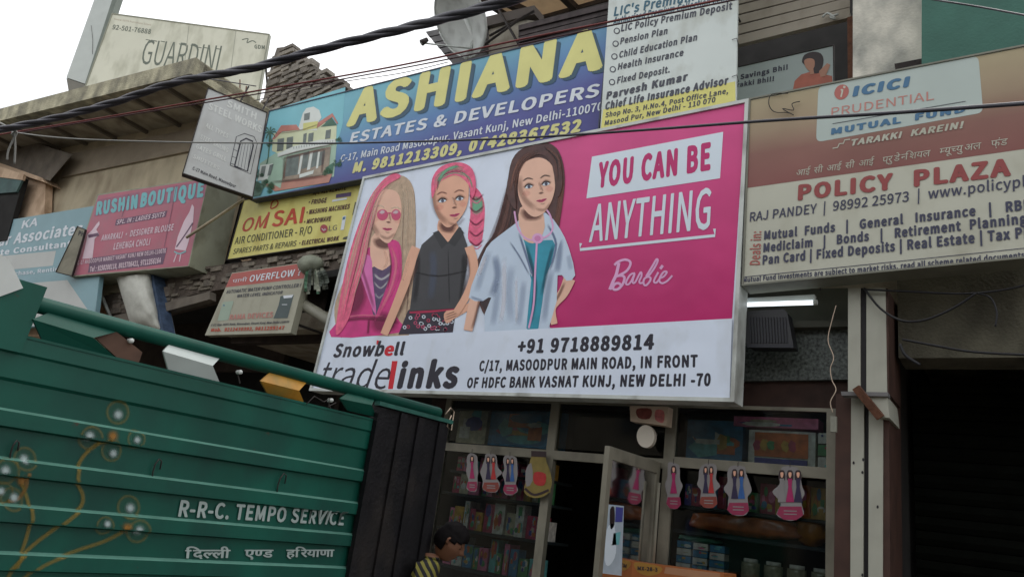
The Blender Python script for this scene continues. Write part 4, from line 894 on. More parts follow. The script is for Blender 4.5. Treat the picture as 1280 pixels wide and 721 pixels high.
# hanging deep beam and pillar at the far left
hb = Plane(lp(0, 1.0, 0), LN)
prism('deep_beam', Plane(lp(0, dw - .3, 0), LN), [(-60, 175), (0, 165), (90, 193), (62, 226), (-60, 190)], .01, mat('dark_beam', rgb(110, 102, 92), .95, .25, 4), LB)  # thin flat panel, darker than the slab concrete
prism('beam_edge', hb, [(-60, 186), (-2, 203), (52, 222), (56, 228), (-2, 209), (-60, 193)], .5, PLASTER_P, LB, .03)
prism('pillar', Plane(lp(0, dw - .2, 0), LN), [(27, 218), (57, 226), (50, 420), (-20, 420)], .15, PLASTER_P, LB)
prism('window_recess', Plane(lp(0, dw - .45, 0), LN), [(-60, 190), (30, 222), (8, 300), (-60, 310)], .1, VOIDM, LB)
prism('window_panel', Plane(lp(0, dw - .5, 0), LN), [(-60, 215), (28, 224), (20, 240), (-60, 246)], .04, mat('dull_teal_panel', rgb(70, 96, 94), .7, .2), LB)
prism('light_sill', Plane(lp(0, dw - .52, 0), LN), [(-60, 206), (0, 208), (30, 218), (28, 225), (-60, 214)], .05, PLASTER_P, LB)
# roof column box
cb = turned(34, 110, 60, 8.6)
CBX = thing('leaning_roof_column', 'leaning pale grey box column on the slab beside the cream billboard', 'column', cb((95, 105)))
prism('shaft', cb, [(132, -40), (152, -36), (106, 105), (83, 97)], .35, mat('column_box_grey', rgb(186, 192, 188), .6, .05, 3), CBX)
prism('corner_strip', cb, [(152, -36), (158, -36), (111, 104), (106, 105)], .3, mat('strip_green_grey', rgb(112, 120, 112), .7, .1), CBX, .01)
prism('foot', cb, [(83, 98), (106, 106), (104, 112), (86, 116)], .3, mat('foot_grey', rgb(120, 118, 110), .8, .1), CBX)
tube('thin_cable', [cb((114, 32, .02)), cb((116, 50, .02)), cb((115.5, 68, .02))], .006, IRON, CBX, 5)
RODL = []
for p, q in [((300, 100), (300, 128)), ((308, 108), (306, 126)), ((296, 112), (296, 124))]:
    RODL.append(tube('rebar', [lf((*p, -1.6)), lf((*q, -1.6))], .012, RUST, None, 5))

for o, l_ in zip(RODL, ('tallest rusty rod sticking up from the slab end', 'rightmost rusty rod on the slab end, leaning a little', 'shortest rusty rod, leftmost on the slab end')): tag(o, l_, 'rod', 'rusty rods on the slab end')
# strip of light wall with grille bars between boutique box and yellow board
gw = turned(4, 262, 290, 6.75)
GR = thing('grille_bay', 'pale wall strip behind dark iron grille bars, between rose box and yellow board', 'grille', gw((262, 335)))
prism('backing_wall', gw, [(236, 236), (330, 236), (310, 345), (212, 345)], .1, PLASTER_P, GR, -.12)
for p, q, r in [((244, 262), (310, 248), .05), ((238, 283), (300, 274), .035), ((228, 310), (300, 300), .04), ((215, 338), (300, 328), .05)]:
    MB().bar(gw(p), gw(q), r, 4).build('grille_bar', BLACKISH, GR)
prism('dark_post', gw, [(284, 236), (306, 236), (284, 335), (262, 335)], .08, BLACKISH, GR, .02)
MB().bar(gw((255, 300)), gw((284, 278)), .012, 5).build('grille_tie', BLACKISH, GR)

# ------------------------------------------------------------------ rubble ledge over the porch
rp = turned(3, 300, 350, 6.4)
RL = thing('rubble_ledge', 'rough ledge of broken bricks and mortar under the yellow board', 'ledge', rp((300, 380)))
prism('mortar_bed', rp, [(120, 372), (205, 352), (230, 338), (440, 306), (446, 335), (380, 345), (250, 366), (120, 400)], .5, mat('mortar_bed_brown', rgb(92, 82, 74), .95, .3, 8, bump=.9, bscale=25), RL)
prism('concrete_lip', rp, [(130, 398), (262, 364), (262, 374), (130, 410)], .12, mat('lip_grey_brown', rgb(112, 104, 94), .95, .2, 5), RL, .08)
random.seed(5)
RBM = [mat('rubble_a', rgb(124, 116, 104), .95, .3, 9, bump=.6), mat('rubble_b', rgb(104, 97, 88), .95, .3, 9, bump=.6), mat('rubble_c', rgb(118, 108, 98), .95, .3, 9, bump=.6)]
for k in range(120):
    t = random.random(); u = 135 + t * 300; top = 372 - (u - 120) * .22 if u < 230 else 337 - (u - 230) * .148
    v = top + random.random() * 24
    w_, h_ = 6 + random.random() * 9, 3 + random.random() * 3.5; sl = -.17
    q = [(u, v), (u + w_, v + sl * w_), (u + w_ - 1, v + sl * w_ + h_), (u - 1 + random.random(), v + h_)]
    MB().prism(poly(rp, q, .01 + random.random() * .045), (0, .15, 0)).build('brick', random.choice(RBM), RL)
# dark porch below it
PB = thing('dark_porch', 'deep unlit porch below the rubble ledge', 'porch', (-12.5, 7.5, 0))
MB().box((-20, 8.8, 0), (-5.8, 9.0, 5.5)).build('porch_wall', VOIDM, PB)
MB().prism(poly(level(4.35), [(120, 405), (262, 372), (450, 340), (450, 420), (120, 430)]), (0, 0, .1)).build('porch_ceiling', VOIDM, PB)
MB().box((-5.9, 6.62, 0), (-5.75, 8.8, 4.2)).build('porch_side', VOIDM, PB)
MB().box((-10.35, 6.9, 3.6), (-5.8, 7.05, 5.9)).build('upper_lining', mat('lining_dark_brown', rgb(60, 50, 44), .95, .3, 6), PB)
MB().box((-20, 8.0, 3.4), (-10.4, 8.1, 5.9)).build('upper_lining', mat('lining_dark_brown', rgb(60, 50, 44), .95, .3, 6), PB)
for x in (-9.6, -8.4, -7.2): MB().box((x, 8.6, 0), (x + .1, 8.7, 3.6)).build('porch_post', mat('porch_post_dark', rgb(54, 48, 44), .9, .2), PB)

# ------------------------------------------------------------------ street opposite (behind the lens): it shades the lower walls as in the photo
OB = thing('facing_building', 'plain buildings on the other side of the street', 'building', (-4, -8, 0))
for x0, x1, h in [(-34, -22, 5.5), (-21.9, -11, 7), (-10.9, 0, 6), (.1, 12, 7.5)]:
    MB().box((x0, -12, 0), (x1, -7.2, h)).build('wall', mat('facing_wall', rgb(120, 112, 100), .9, .2, 2), OB)
    for i in range(int((x1 - x0) / 2.6)):
        for zz in (1.0, 4.3): MB().box((x0 + .7 + i * 2.6, -7.22, zz), (x0 + 2.1 + i * 2.6, -7.17, zz + 1.5)).build('window', mat('facing_window', rgb(50, 54, 60), .3, .1), OB)
# ================================================================== tempo truck, close at the left
zr = 2.2; lr = level(zr)
ra, rb = lr((30, 376)), lr((548, 516))
tdv = (rb - ra).normalized(); tn = Vector((tdv.y, -tdv.x, 0)).normalized()
if tn.x < 0: tn = -tn
tpl = Plane(ra, tn)
GRNP = mat('truck_green_paint', rgb(9, 80, 66), .5, .2, 2.2, spec=.3, stain=rgb(14, 62, 54), stain_amt=.6, bump=.04, bscale=12)
_t = GRNP.node_tree; _b = _t.nodes['Principled BSDF']; _src = _b.inputs['Base Color'].links[0].from_socket
_n = _t.nodes.new('ShaderNodeTexNoise'); _n.inputs['Scale'].default_value = 16; _n.inputs['Detail'].default_value = 10; _n.inputs['Roughness'].default_value = .7
_c = _t.nodes.new('ShaderNodeTexCoord'); _t.links.new(_c.outputs['Object'], _n.inputs['Vector'])
_r = _t.nodes.new('ShaderNodeValToRGB'); _r.color_ramp.elements[0].position = .66; _r.color_ramp.elements[1].position = .70; _t.links.new(_n.outputs[0], _r.inputs[0])
_m = _t.nodes.new('ShaderNodeMix'); _m.data_type = 'RGBA'; _m.inputs[7].default_value = (*rgb(66, 58, 44), 1); _t.links.new(_r.outputs[0], _m.inputs[0]); _t.links.new(_src, _m.inputs[6]); _t.links.new(_m.outputs[2], _b.inputs['Base Color'])
GRND = mat('truck_green_dark', rgb(22, 84, 70), .5, .2, 4)
BLKG = mat('truck_black_gate', rgb(19, 18, 21), .6, .35, 12, bump=.25, spec=.25, stain=rgb(40, 36, 34), stain_amt=.25)
T = thing('tempo_truck', 'green ribbed tempo truck body with painted flowers and white lettering, close at the left', 'truck', (ra.x - .8, ra.y + .3, 0))
s_end = (tpl((470, 500)) - ra).dot(tdv); s_door = (tpl((556, 522)) - ra).dot(tdv)
def tw(s, z, o=0.0): return Vector((ra.x, ra.y, 0)) + tdv * s + tn * o + Vector((0, 0, z))
RIBZ = [1.742, 1.551, 1.371, 1.185, 1.0, .82]
prof = [(2.045, .0), (2.045, .022), (1.985, .024), (1.975, .014)]
prof += [(1.875, .014), (1.862, 0)]
for z in RIBZ: prof += [(z + .006, 0), (z - .005, .03), (z - .058, .03), (z - .066, 0)]
prof += [(.72, 0)]
def relief(z):
    for (z0, o0), (z1, o1) in zip(prof, prof[1:]):
        if z1 <= z <= z0 and z0 != z1: return .007 + o0 + (o1 - o0) * (z0 - z) / (z0 - z1)
    return .0
S0 = -2.3
ns = 24; V = []; Fc = []
for i in range(ns + 1):
    s = S0 + (s_end - S0) * i / ns
    for z, o in prof: V.append(tw(s, z, o + .0025 * noise.noise(Vector((s * 2.5, z * 3, 0)))))
m_ = len(prof)
for i in range(ns):
    for j in range(m_ - 1): a = i * m_ + j; Fc.append((a, a + 1, a + m_ + 1, a + m_))
RIB_HI = mat('rib_top_highlight', rgb(84, 132, 118), .8, .15, 9)  # paler green puts the highlight along the rib tops into the colour
side_o = put('side_panel', V, Fc, [GRNP, RIB_HI], T)
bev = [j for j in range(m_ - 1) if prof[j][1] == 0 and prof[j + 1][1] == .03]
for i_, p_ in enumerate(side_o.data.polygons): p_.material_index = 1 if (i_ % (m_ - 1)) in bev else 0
md = side_o.modifiers.new('t', 'SOLIDIFY'); md.thickness = .012; md.offset = 0
# top capping strip, corner post, floor, chassis, other side
MB().prism([tw(S0, 2.045, -.04), tw(s_end, 2.045, -.04), tw(s_end, 2.045, .03), tw(S0, 2.045, .03)], (0, 0, .012)).build('top_cap', GRNP, T)
MB().prism([tw(s_end, .72, -.03), tw(s_end + .05, .72, -.03), tw(s_end + .05, 2.15, -.03), tw(s_end, 2.15, -.03)], tn * .05).build('corner_post', BLKG, T)
MB().prism([tw(S0, .66, -1.7), tw(s_end, .66, -1.7), tw(s_end, .66, 0), tw(S0, .66, 0)], (0, 0, .06)).build('floor', BLKG, T)
MB().prism([tw(S0, .72, -1.72), tw(s_end, .72, -1.72), tw(s_end, 2.04, -1.72), tw(S0, 2.04, -1.72)], tn * .02).build('far_side_panel', GRND, T)
MB().prism([tw(S0, .72, -1.7), tw(S0, .72, 0), tw(S0, 2.04, 0), tw(S0, 2.04, -1.7)], tdv * .03).build('headboard', GRND, T)
for o in (-.45, -1.25): MB().prism([tw(S0, .5, o), tw(s_end, .5, o), tw(s_end, .66, o), tw(S0, .66, o)], tn * .08).build('chassis_beam', BLKG, T)
TY = mat('tyre_rubber', rgb(36, 35, 34), .9, .2, 10)
for s in (s_end - .7,):
    for o in (-.22, -1.5):
        wh = MB().tube([tw(s, .36, o - .1), tw(s, .36, o + .1)], .36, 28).build('wheel', TY, T)
        MB().tube([tw(s, .36, o + .08), tw(s, .36, o + .115)], .2, 20).build('rim', EDGE, wh)
# rail
MB().tube([tw(S0, zr), ra, rb], .037, 12).build('rail', GRNP, T, True)
def plate(name, tl_, tr_, rl, rr, bl_, br_, m, o1=.0, o2=.055, o3=.015):
    """folded bracket plate: top edge, ridge, bottom edge"""
    P = [tpl(tl_, o1), tpl(tr_, o1), tpl(rr, o2), tpl(rl, o2), tpl(br_, o3), tpl(bl_, o3)]
    back = [p - tn * .012 for p in P]
    Vv = P + back; f = [(0, 1, 2, 3), (3, 2, 4, 5), (9, 8, 7, 6), (11, 10, 8, 9), (0, 3, 9, 6), (3, 5, 11, 9), (1, 7, 8, 2), (2, 8, 10, 4), (0, 6, 7, 1), (5, 4, 10, 11)]
    return put(name, Vv, f, m, T)
plate('rail_bracket', (77, 384), (160, 411), (41, 399), (117, 422), (55, 430), (150, 452), GRNP)
plate('rail_bracket', (217, 424), (280, 442), (204, 439), (266, 457), (212, 467), (277, 484), mat('bracket_white', rgb(190, 200, 196), .5, .08, 6, stain=rgb(120, 100, 84), stain_amt=.35))['label'] = 'white painted bracket with rust at its top'
plate('rail_bracket', (342, 461), (386, 475), (326, 476), (374, 488), (335, 493), (381, 505), mat('bracket_ochre', rgb(172, 124, 40), .5, .25, 8, stain=rgb(100, 110, 60), stain_amt=.3))['label'] = 'ochre yellow painted bracket'
plate('rail_bracket', (440, 487), (470, 495), (425, 498), (465, 506), (435, 513), (470, 521), GRNP)
RB = mat('bracket_rust', rgb(84, 62, 50), .8, .3, 10)
prism('bracket_cheek', tpl, [(119, 422), (145, 414), (178, 440), (172, 458), (152, 452)], .01, RB, T, .02)
for p in [(161, 426), (297, 465), (411, 500)]:
    c = tpl(p, .01); MB().tube([c, c + tn * .03], .012, 8).build('bolt', EDGE, T, True)
    MB().bar(c + Vector((0, 0, -.005)), tpl((p[0] + 3, p[1] + 14), .01), .004, 5).build('latch_pin', IRON, T)
# corner stake at the left edge
stk = tpl((27, 424)); s1 = (stk - ra).dot(tdv); 
MB().prism([tw(s1 - .14, 1.98, -.03), tw(s1 + .0, 1.98, -.03), tw(s1 + .018, 2.275, -.03), tw(s1 - .14, 2.275, -.03)], tn * .075).build('stake', GRNP, T)
prism('stake_cap', tpl, [(-30, 312), (1, 318), (12, 325), (29, 360), (-4, 372), (-40, 368)], .07, mat('stake_white', rgb(200, 204, 200), .5, .08, 6), T, .055)
# hanging black gate beyond the panel
MB().prism([tw(s_end - .02, .75, .03), tw(s_door, .75, .03), tw(s_door, 2.14, .03), tw(s_end - .02, 2.14, .03)], tn * .02).build('rear_gate', BLKG, T)
for k, f in enumerate((.0, .3, .55, .86)):
    s = s_end - .02 + (s_door - s_end) * f
    MB().prism([tw(s, .76, .05), tw(s + .055, .76, .05), tw(s + .055, 2.13, .05), tw(s, 2.13, .05)], tn * .018).build('gate_rib', BLKG, T)
MB().prism([tw(s_end - .03, 2.14, .025), tw(s_door + .01, 2.14, .025), tw(s_door + .01, 2.165, .025), tw(s_end - .03, 2.165, .025)], tn * .05).build('gate_top', mat('gate_top_green', rgb(40, 90, 80), .5, .3, 8), T)
tube('gate_wire', [tw(s_door - .03, 2.2, .03), tw(s_door + .0, 2.25, .04), tw(s_door + .03, 2.23, .05), tw(s_door + .02, 2.1, .06), tw(s_door - .02, 2.12, .05), tw(s_door + .01, 2.2, .05)], .004, mat('cream_wire', rgb(190, 170, 150)), T, 5)
tube('gate_wire', [tpl((x, y, .05)) for x, y in [(383, 505), (393, 495), (405, 502), (412, 498), (410, 508), (420, 503)]], .003, IRON, T, 5)
for p in [(20, 549), (198, 572), (354, 590)]:
    hk = [tpl((p[0] - 8 + dx, p[1] + 28 + dy, o)) for dx, dy, o in [(0, 0, .004), (1, -10, .02), (4, -20, .03), (9, -27, .03), (12, -24, .03), (10, -14, .02)]]
    tube('rope_hook', hk, .0035, IRON, T, 6)
# painted flowers: sprayed, soft edged
OR_S = soft_mat('sprayed_orange', rgb(150, 122, 30)); WH_S = soft_mat('sprayed_white', rgb(190, 205, 205)); OR2 = soft_mat('sprayed_bright_orange', rgb(156, 108, 36))
def on_side(p, lift=.004):
    q = tpl(p); return q + tn * (relief(q.z) + lift)
def spray(name, P, F, dens, m):
    o = put(name, P, F, m, T); at = o.data.attributes.new('dens', 'FLOAT', 'POINT'); at.data.foreach_set('value', dens); return o
def glow(c, r, m, d=1.0, lift=.006, hollow=False):
    P = []; D = []; F = []; n = 20; rg = [0, .45, .68, .85, 1.0] if hollow else [0, .25, .5, .75, 1.0]
    for j, q in enumerate(rg):
        for i in range(n):
            a = 2 * math.pi * i / n; P.append(on_side((c[0] + r * q * math.cos(a), c[1] + r * q * math.sin(a) * 1.05), lift))
            D.append(d * ((.1, .1, .12, .9, .0)[j] if hollow else (1, .85, .45, .12, 0)[j]))
    for j in range(4):
        for i in range(n): F.append((j * n + i, j * n + (i + 1) % n, (j + 1) * n + (i + 1) % n, (j + 1) * n + i))
    spray('painted_petal', P, F, D, m)
def spray_line(pts, w_, m, d=.6):
    pts = smoothline(pts, 10); P = []; D = []; F = []
    for i, p in enumerate(pts):
        a = pts[max(i - 1, 0)]; b = pts[min(i + 1, len(pts) - 1)]; dx, dy = b[0] - a[0], b[1] - a[1]; l = math.hypot(dx, dy) or 1
        for k in (-1, -.35, .35, 1): P.append(on_side((p[0] - dy / l * w_ * k, p[1] + dx / l * w_ * k), .005)); D.append(0 if abs(k) == 1 else d)
    for i in range(len(pts) - 1):
        for k in range(3): a = i * 4 + k; F.append((a, a + 1, a + 5, a + 4))
    spray('painted_stem', P, F, D, m)
for c, r in [((146, 518), 9), ((107, 544), 9), ((140, 566), 8), ((166, 549), 7), ((28, 573), 9), ((2, 587), 10), ((16, 621), 9), ((0, 613), 8), ((161, 634), 9), ((129, 653), 7), ((169, 661), 9)]:
    glow((c[0], c[1]), r * .9, WH_S, .8, .008); glow((c[0] + random.uniform(-3, 3), c[1] + random.uniform(-3, 3)), r * 1.75, OR_S, .3, .005, True)
for c in [(136, 544), (154, 658), (26, 600)]: glow(c, 9, OR2, .9, .007)
spray_line([(136, 550), (118, 556), (100, 574), (93, 597), (102, 618), (98, 634), (72, 656), (38, 682), (8, 712)], 3.4, OR_S, .45)
spray_line([(26, 603), (34, 628), (36, 652), (26, 688), (8, 722)], 3.4, OR_S, .45); spray_line([(152, 664), (128, 676), (92, 688), (52, 704), (28, 722)], 3.2, OR_S, .4)
spray_line([(32, 590), (32, 606), (22, 622), (8, 626)], 3, OR2, .5)
TS = type('TS', (), {})(); TS.pl = tpl; TS.root = T; TS.step = .0015; TS.post = lambda q: q + tn * (relief(q.z) + .002)
LWH = mat('truck_letter_white', rgb(164, 178, 174), .6, .1, 20)
letter(TS, 'R-R-C. TEMPO SERVICE', (221, 645), (428, 656), (225, 624), LWH, .03, 3)
letter(TS, ['ि', 'द', 'ल~', 'ल', 'ी', ' ', ' ', 'ए', 'ण~', 'ड', ' ', ' ', 'ह', 'ि', 'र', 'य', 'ा', 'ण', 'ा'], (229, 697), (416, 695), (231, 679), LWH, 0.03, 3, hindi=True)

# ================================================================== person behind the truck gate
hc = at_dist(562, 677, 5.15)
right_w = Vector((r_.x, r_.y, 0)).normalized(); PF = (right_w * .92 + Vector((-.35, -.2, 0)).normalized() * -.1).normalized()
away = Vector((-right_w.y, right_w.x, 0))
PE = thing('person', 'person with short black hair and yellow-black striped shirt, looking down beside the black gate', 'person', (hc.x, hc.y, 0))
SKN = mat('person_skin', rgb(112, 76, 56), .6, .08, 6); HAIR = mat('person_hair', rgb(16, 13, 14), .7, .3, 30, spec=.1)
tilt = math.radians(30); fwd = (PF * math.cos(tilt) - Vector((0, 0, 1)) * math.sin(tilt)); upv = (Vector((0, 0, 1)) * math.cos(tilt) + PF * math.sin(tilt)); sdv = upv.cross(fwd)
def hd(x, y, z): return hc + fwd * x + sdv * y + upv * z
def head_shape(p):
    """p on the unit sphere (x face, y side, z up) -> head surface in metres"""
    x, y, z = p; X = x * .098; Yy = y * .076; Z = z * .118
    if z < -.15: 
        k = (-.15 - z) / .85; Yy *= 1 - .38 * k; X = X * (1 - .25 * k) + (.018 * k if x > 0 else -.0)
    if x > 0: X = min(X, .088) if abs(y) > .25 else X
    g = lambda cx, cz, s: math.exp(-(((y) / cx) ** 2 + ((z - cz) / s) ** 2))
    if x > .2:
        X += .026 * g(.14, -.12, .12) + .012 * g(.10, .02, .16)          # nose
        X += .008 * g(.25, -.45, .07) + .008 * g(.22, -.56, .06)          # lips
        X += .010 * g(.3, -.82, .14)                                       # chin
        X += .007 * g(.7, .2, .08)                                         # brow
        for s in (-1, 1): X -= .010 * math.exp(-(((y - s * .38) / .15) ** 2 + ((z - .06) / .09) ** 2))
    return X, Yy, Z
bm = bmesh.new(); bmesh.ops.create_uvsphere(bm, u_segments=48, v_segments=36, radius=1)
V = [hd(*head_shape(v.co)) for v in bm.verts]; F = [tuple(v.index for v in f.verts) for f in bm.faces]
hf = [max(0, 1) for _ in F]
put('head', V, F, SKN, PE, True)
# hair shell
keep = [f for f in bm.faces if (f.calc_center_median().z > .30 - .55 * (f.calc_center_median().x < -.1) - .25 * (f.calc_center_median().x < .35) + (.12 if f.calc_center_median().x > .7 else 0))]
Vh = []; 
for v in bm.verts:
    X, Yy, Z = head_shape(v.co); k = 1.10 + .05 * noise.noise(v.co * 9) + (.05 if v.co.z > .5 else 0)
    if v.co.x > .5 and v.co.z > .2: k += .06
    Vh.append(hd(X * k, Yy * k, Z * k * (1.03)))
o = put('hair', Vh, [tuple(v.index for v in f.verts) for f in keep], HAIR, PE, True); o.modifiers.new('s', 'SOLIDIFY').thickness = .012
bm.free()
for s in (-1, 1):                                                            # ears, eyes
    MB().tube([hd(-.004, s * .074, -.012), hd(-.012, s * .086, .0), hd(-.014, s * .09, .018), hd(-.006, s * .084, .03)], .010, 8, .006).build('ear', SKN, PE, True)
    e0 = hd(.076, s * .030, .007); blob('eye', e0, (.008, .012, .008), mat('eye_dark', rgb(30, 24, 22), .2, .1), None, None, s, PE)
    MB().tube([hd(.084, s * .016, .026), hd(.085, s * .030, .030), hd(.078, s * .046, .026)], .003, 5).build('eyebrow', HAIR, PE, True)
MB().tube([hd(.097, -.02, -.058), hd(.103, 0, -.056), hd(.097, .02, -.058)], .004, 6).build('mouth', mat('lip_brown', rgb(110, 60, 52), .5, .1), PE, True)
# body as one skinned mesh
base_n = hc - upv * .09 - PF * .055
def bp_(f, s, z): return Vector((hc.x, hc.y, 0)) + PF * f + away * s + Vector((0, 0, z))
hz_ = hc.z
nodes = {'pelvis': (bp_(-.16, 0, hz_ * .6), .13), 'waist': (bp_(-.17, 0, hz_ * .72), .12), 'chest': (bp_(-.14, 0, hz_ * .84), .145), 'neck0': (bp_(-.10, 0, hz_ * .915), .075), 'neck1': (base_n, .052)}
links = [('pelvis', 'waist'), ('waist', 'chest'), ('chest', 'neck0'), ('neck0', 'neck1')]
for t_, s in (('l', 1), ('r', -1)):
    nodes['sh' + t_] = (bp_(-.12, s * .165, hz_ * .875), .06); nodes['el' + t_] = (bp_(-.10, s * .22, hz_ * .66), .042); nodes['wr' + t_] = (bp_(.12, s * .14, hz_ * .62), .028); nodes['pm' + t_] = (bp_(.19, s * .125, hz_ * .615), .030)
    links += [('chest', 'sh' + t_), ('sh' + t_, 'el' + t_), ('el' + t_, 'wr' + t_), ('wr' + t_, 'pm' + t_)]
    for i, (ds, l1) in enumerate([(-.030, .055), (-.010, .064), (.010, .060), (.028, .048)]):
        nodes['fa%d%s' % (i, t_)] = (bp_(.225, s * .125 + ds, hz_ * .612), .0095); nodes['fb%d%s' % (i, t_)] = (bp_(.225 + l1 * .6, s * .125 + ds * 1.1, hz_ * .60), .0085); nodes['fc%d%s' % (i, t_)] = (bp_(.225 + l1 * .85, s * .125 + ds * 1.1, hz_ * .582), .0075)
        links += [('pm' + t_, 'fa%d%s' % (i, t_)), ('fa%d%s' % (i, t_), 'fb%d%s' % (i, t_)), ('fb%d%s' % (i, t_), 'fc%d%s' % (i, t_))]
    nodes['th0' + t_] = (bp_(.17, s * .125 - s * .035, hz_ * .61), .011); nodes['th1' + t_] = (bp_(.205, s * .125 - s * .055, hz_ * .605), .009); links += [('pm' + t_, 'th0' + t_), ('th0' + t_, 'th1' + t_)]
    nodes['hp' + t_] = (bp_(-.16, s * .095, hz_ * .555), .092); nodes['kn' + t_] = (bp_(-.12, s * .11, hz_ * .30), .062); nodes['an' + t_] = (bp_(-.16, s * .11, .08), .042); nodes['to' + t_] = (bp_(.0, s * .125, .035), .035)
    links += [('pelvis', 'hp' + t_), ('hp' + t_, 'kn' + t_), ('kn' + t_, 'an' + t_), ('an' + t_, 'to' + t_)]
names = list(nodes); me = bpy.data.meshes.new('body'); bl_ = wloc(PE)
me.from_pydata([nodes[n][0] - bl_ for n in names], [(names.index(a), names.index(b)) for a, b in links], [])
bo = bpy.data.objects.new('body', me); COL.objects.link(bo); bo.parent = PE
sk = bo.modifiers.new('skin', 'SKIN'); sb = bo.modifiers.new('sub', 'SUBSURF'); sb.levels = sb.render_levels = 2
for i, n in enumerate(names):
    r = nodes[n][1]; v = me.skin_vertices[0].data[i]; v.radius = (r, r) if n not in ('chest', 'waist', 'pelvis') else (r * 1.15, r * .8); v.use_root = n == 'pelvis'
bpy.context.view_layer.update()
dg = bpy.context.evaluated_depsgraph_get(); me2 = bpy.data.meshes.new_from_object(bo.evaluated_get(dg)); bo.modifiers.clear(); bo.data = me2; me2.name = 'body'
SHT = mat('striped_shirt', rgb(170, 160, 60), .8, .1, 5)
t = SHT.node_tree; wv = t.nodes.new('ShaderNodeTexWave'); wv.inputs['Scale'].default_value = 9; wv.inputs['Distortion'].default_value = 1.2; wv.bands_direction = 'DIAGONAL'
tcn = t.nodes.new('ShaderNodeTexCoord'); t.links.new(tcn.outputs['Object'], wv.inputs[0]); crn = t.nodes.new('ShaderNodeValToRGB'); crn.color_ramp.interpolation = 'CONSTANT'
crn.color_ramp.elements[0].color = (.012, .012, .014, 1); crn.color_ramp.elements[1].color = (*rgb(128, 122, 56), 1); crn.color_ramp.elements[1].position = .55
t.links.new(wv.outputs[0], crn.inputs[0]); t.links.new(crn.outputs[0], t.nodes['Principled BSDF'].inputs['Base Color'])
me2.materials.clear(); me2.materials.append(SKN); me2.materials.append(SHT); me2.materials.append(mat('dark_trousers', rgb(44, 46, 58), .85, .15))
fz = hz_
for p in me2.polygons:
    p.use_smooth = True; c = p.center; f_ = (c + bl_ - Vector((hc.x, hc.y, 0))).dot(PF)
    p.material_index = 2 if c.z < fz * .60 and f_ < -.02 and c.z > .07 else (1 if c.z < fz * .925 and c.z >= fz * .60 and f_ < -.015 else 0)
    if c.z <= .07: p.material_index = 2
# ================================================================== toy shop front
ALU = mat('aluminium_frame', rgb(128, 124, 110), .5, .1, 6, metal=.1, stain=rgb(84, 80, 70), stain_amt=.4)
GLASS = glass_mat('shop_glass')
SF = thing('storefront', 'aluminium and glass toy shop front below the big billboard', 'shop front', (-3.4, 6.5, .14))
YF = 6.5
def member(x0, x1, z0, z1, name='frame_bar', d=.06, y=YF): return MB().box((x0, y, z0), (x1, y + d, z1)).build(name, ALU, SF)
ZT = 2.19; ZH = 2.78
member(-5.45, -5.38, .14, ZH, 'post'); member(-4.06, -3.965, .14, ZH, 'post', .07); member(-2.80, -2.70, .14, ZH, 'post', .07); member(-1.40, -1.33, .14, ZH, 'post', .07)
member(-5.38, -4.06, ZT - .0, ZT + .085, 'transom'); member(-3.965, -2.80, ZT + .0, ZT + .085, 'transom'); member(-2.70, -1.40, ZT + .02, ZT + .11, 'transom')
member(-5.38, -4.06, ZH - .03, ZH, 'head_bar'); member(-3.965, -2.80, ZH - .03, ZH, 'head_bar'); member(-2.70, -1.40, ZH - .03, ZH, 'head_bar')
for x0, x1 in ((-5.38, -4.06), (-2.70, -1.40)):
    MB().box((x0, YF, .14), (x1, YF + .06, .35)).build('sill_bar', ALU, SF)
    MB().box((x0, YF + .03, .35), (x1, YF + .038, ZT)).build('pane', GLASS, SF)
for x0, x1 in ((-5.38, -4.06), (-3.965, -2.80), (-2.70, -1.40)): MB().box((x0, YF + .03, ZT + .11), (x1, YF + .038, ZH - .03)).build('pane', GLASS, SF)
# open glass door leaf, hinged at the post, swung to the street
hx = -2.84
dpl = side(hx)
e = dpl((759, 560)); wdt = YF - e.y
DR = thing('glass_door', 'open aluminium framed glass door swung out towards the street', 'door', (hx, YF, .16))
zt_ = e.z + .02
def leaf(y0, y1, z0, z1, name, m=ALU, d=.045, x=hx): return MB().box((x - d / 2, y0, z0), (x + d / 2, y1, z1)).build(name, m, DR)
leaf(e.y, e.y + .07, .16, zt_, 'stile'); leaf(YF - .08, YF - .01, .16, zt_, 'stile'); leaf(e.y + .07, YF - .08, zt_ - .1, zt_, 'top_rail'); leaf(e.y + .07, YF - .08, .16, .36, 'bottom_rail')
leaf(e.y + .07, YF - .08, .36, zt_ - .1, 'pane', GLASS, .008)
hy = dpl((812, 640)).y
MB().tube([(hx + .07, hy, 1.15), (hx + .07, hy, 2.05)], .014, 8).build('pull_handle', ALU, DR, True)
dpo = Sign('door_poster', 'small pale poster of a person on the open glass door', 'poster', Plane((hx + .012, 0, 0), (1, 0, 0)), [(761, 630), (780, 632), (777, 719), (753, 716)], .004, mat('door_poster_pale', rgb(170, 184, 196), .5, .1, 12), None)
ink(dpo, [(763, 636), (768, 634), (768, 655), (763, 660)], HRP, 2, smooth=3); ink(dpo, [(758, 662), (768, 656), (770, 690), (762, 706), (756, 700)], PALE, 2, smooth=3)
ink(dpo, [(770, 633), (779, 634), (778, 652), (769, 652)], mat('poster_indigo', rgb(72, 76, 150), .5, .1), 2); ink(dpo, [(767, 666), (776, 664), (774, 680), (765, 681)], TQ, 2)

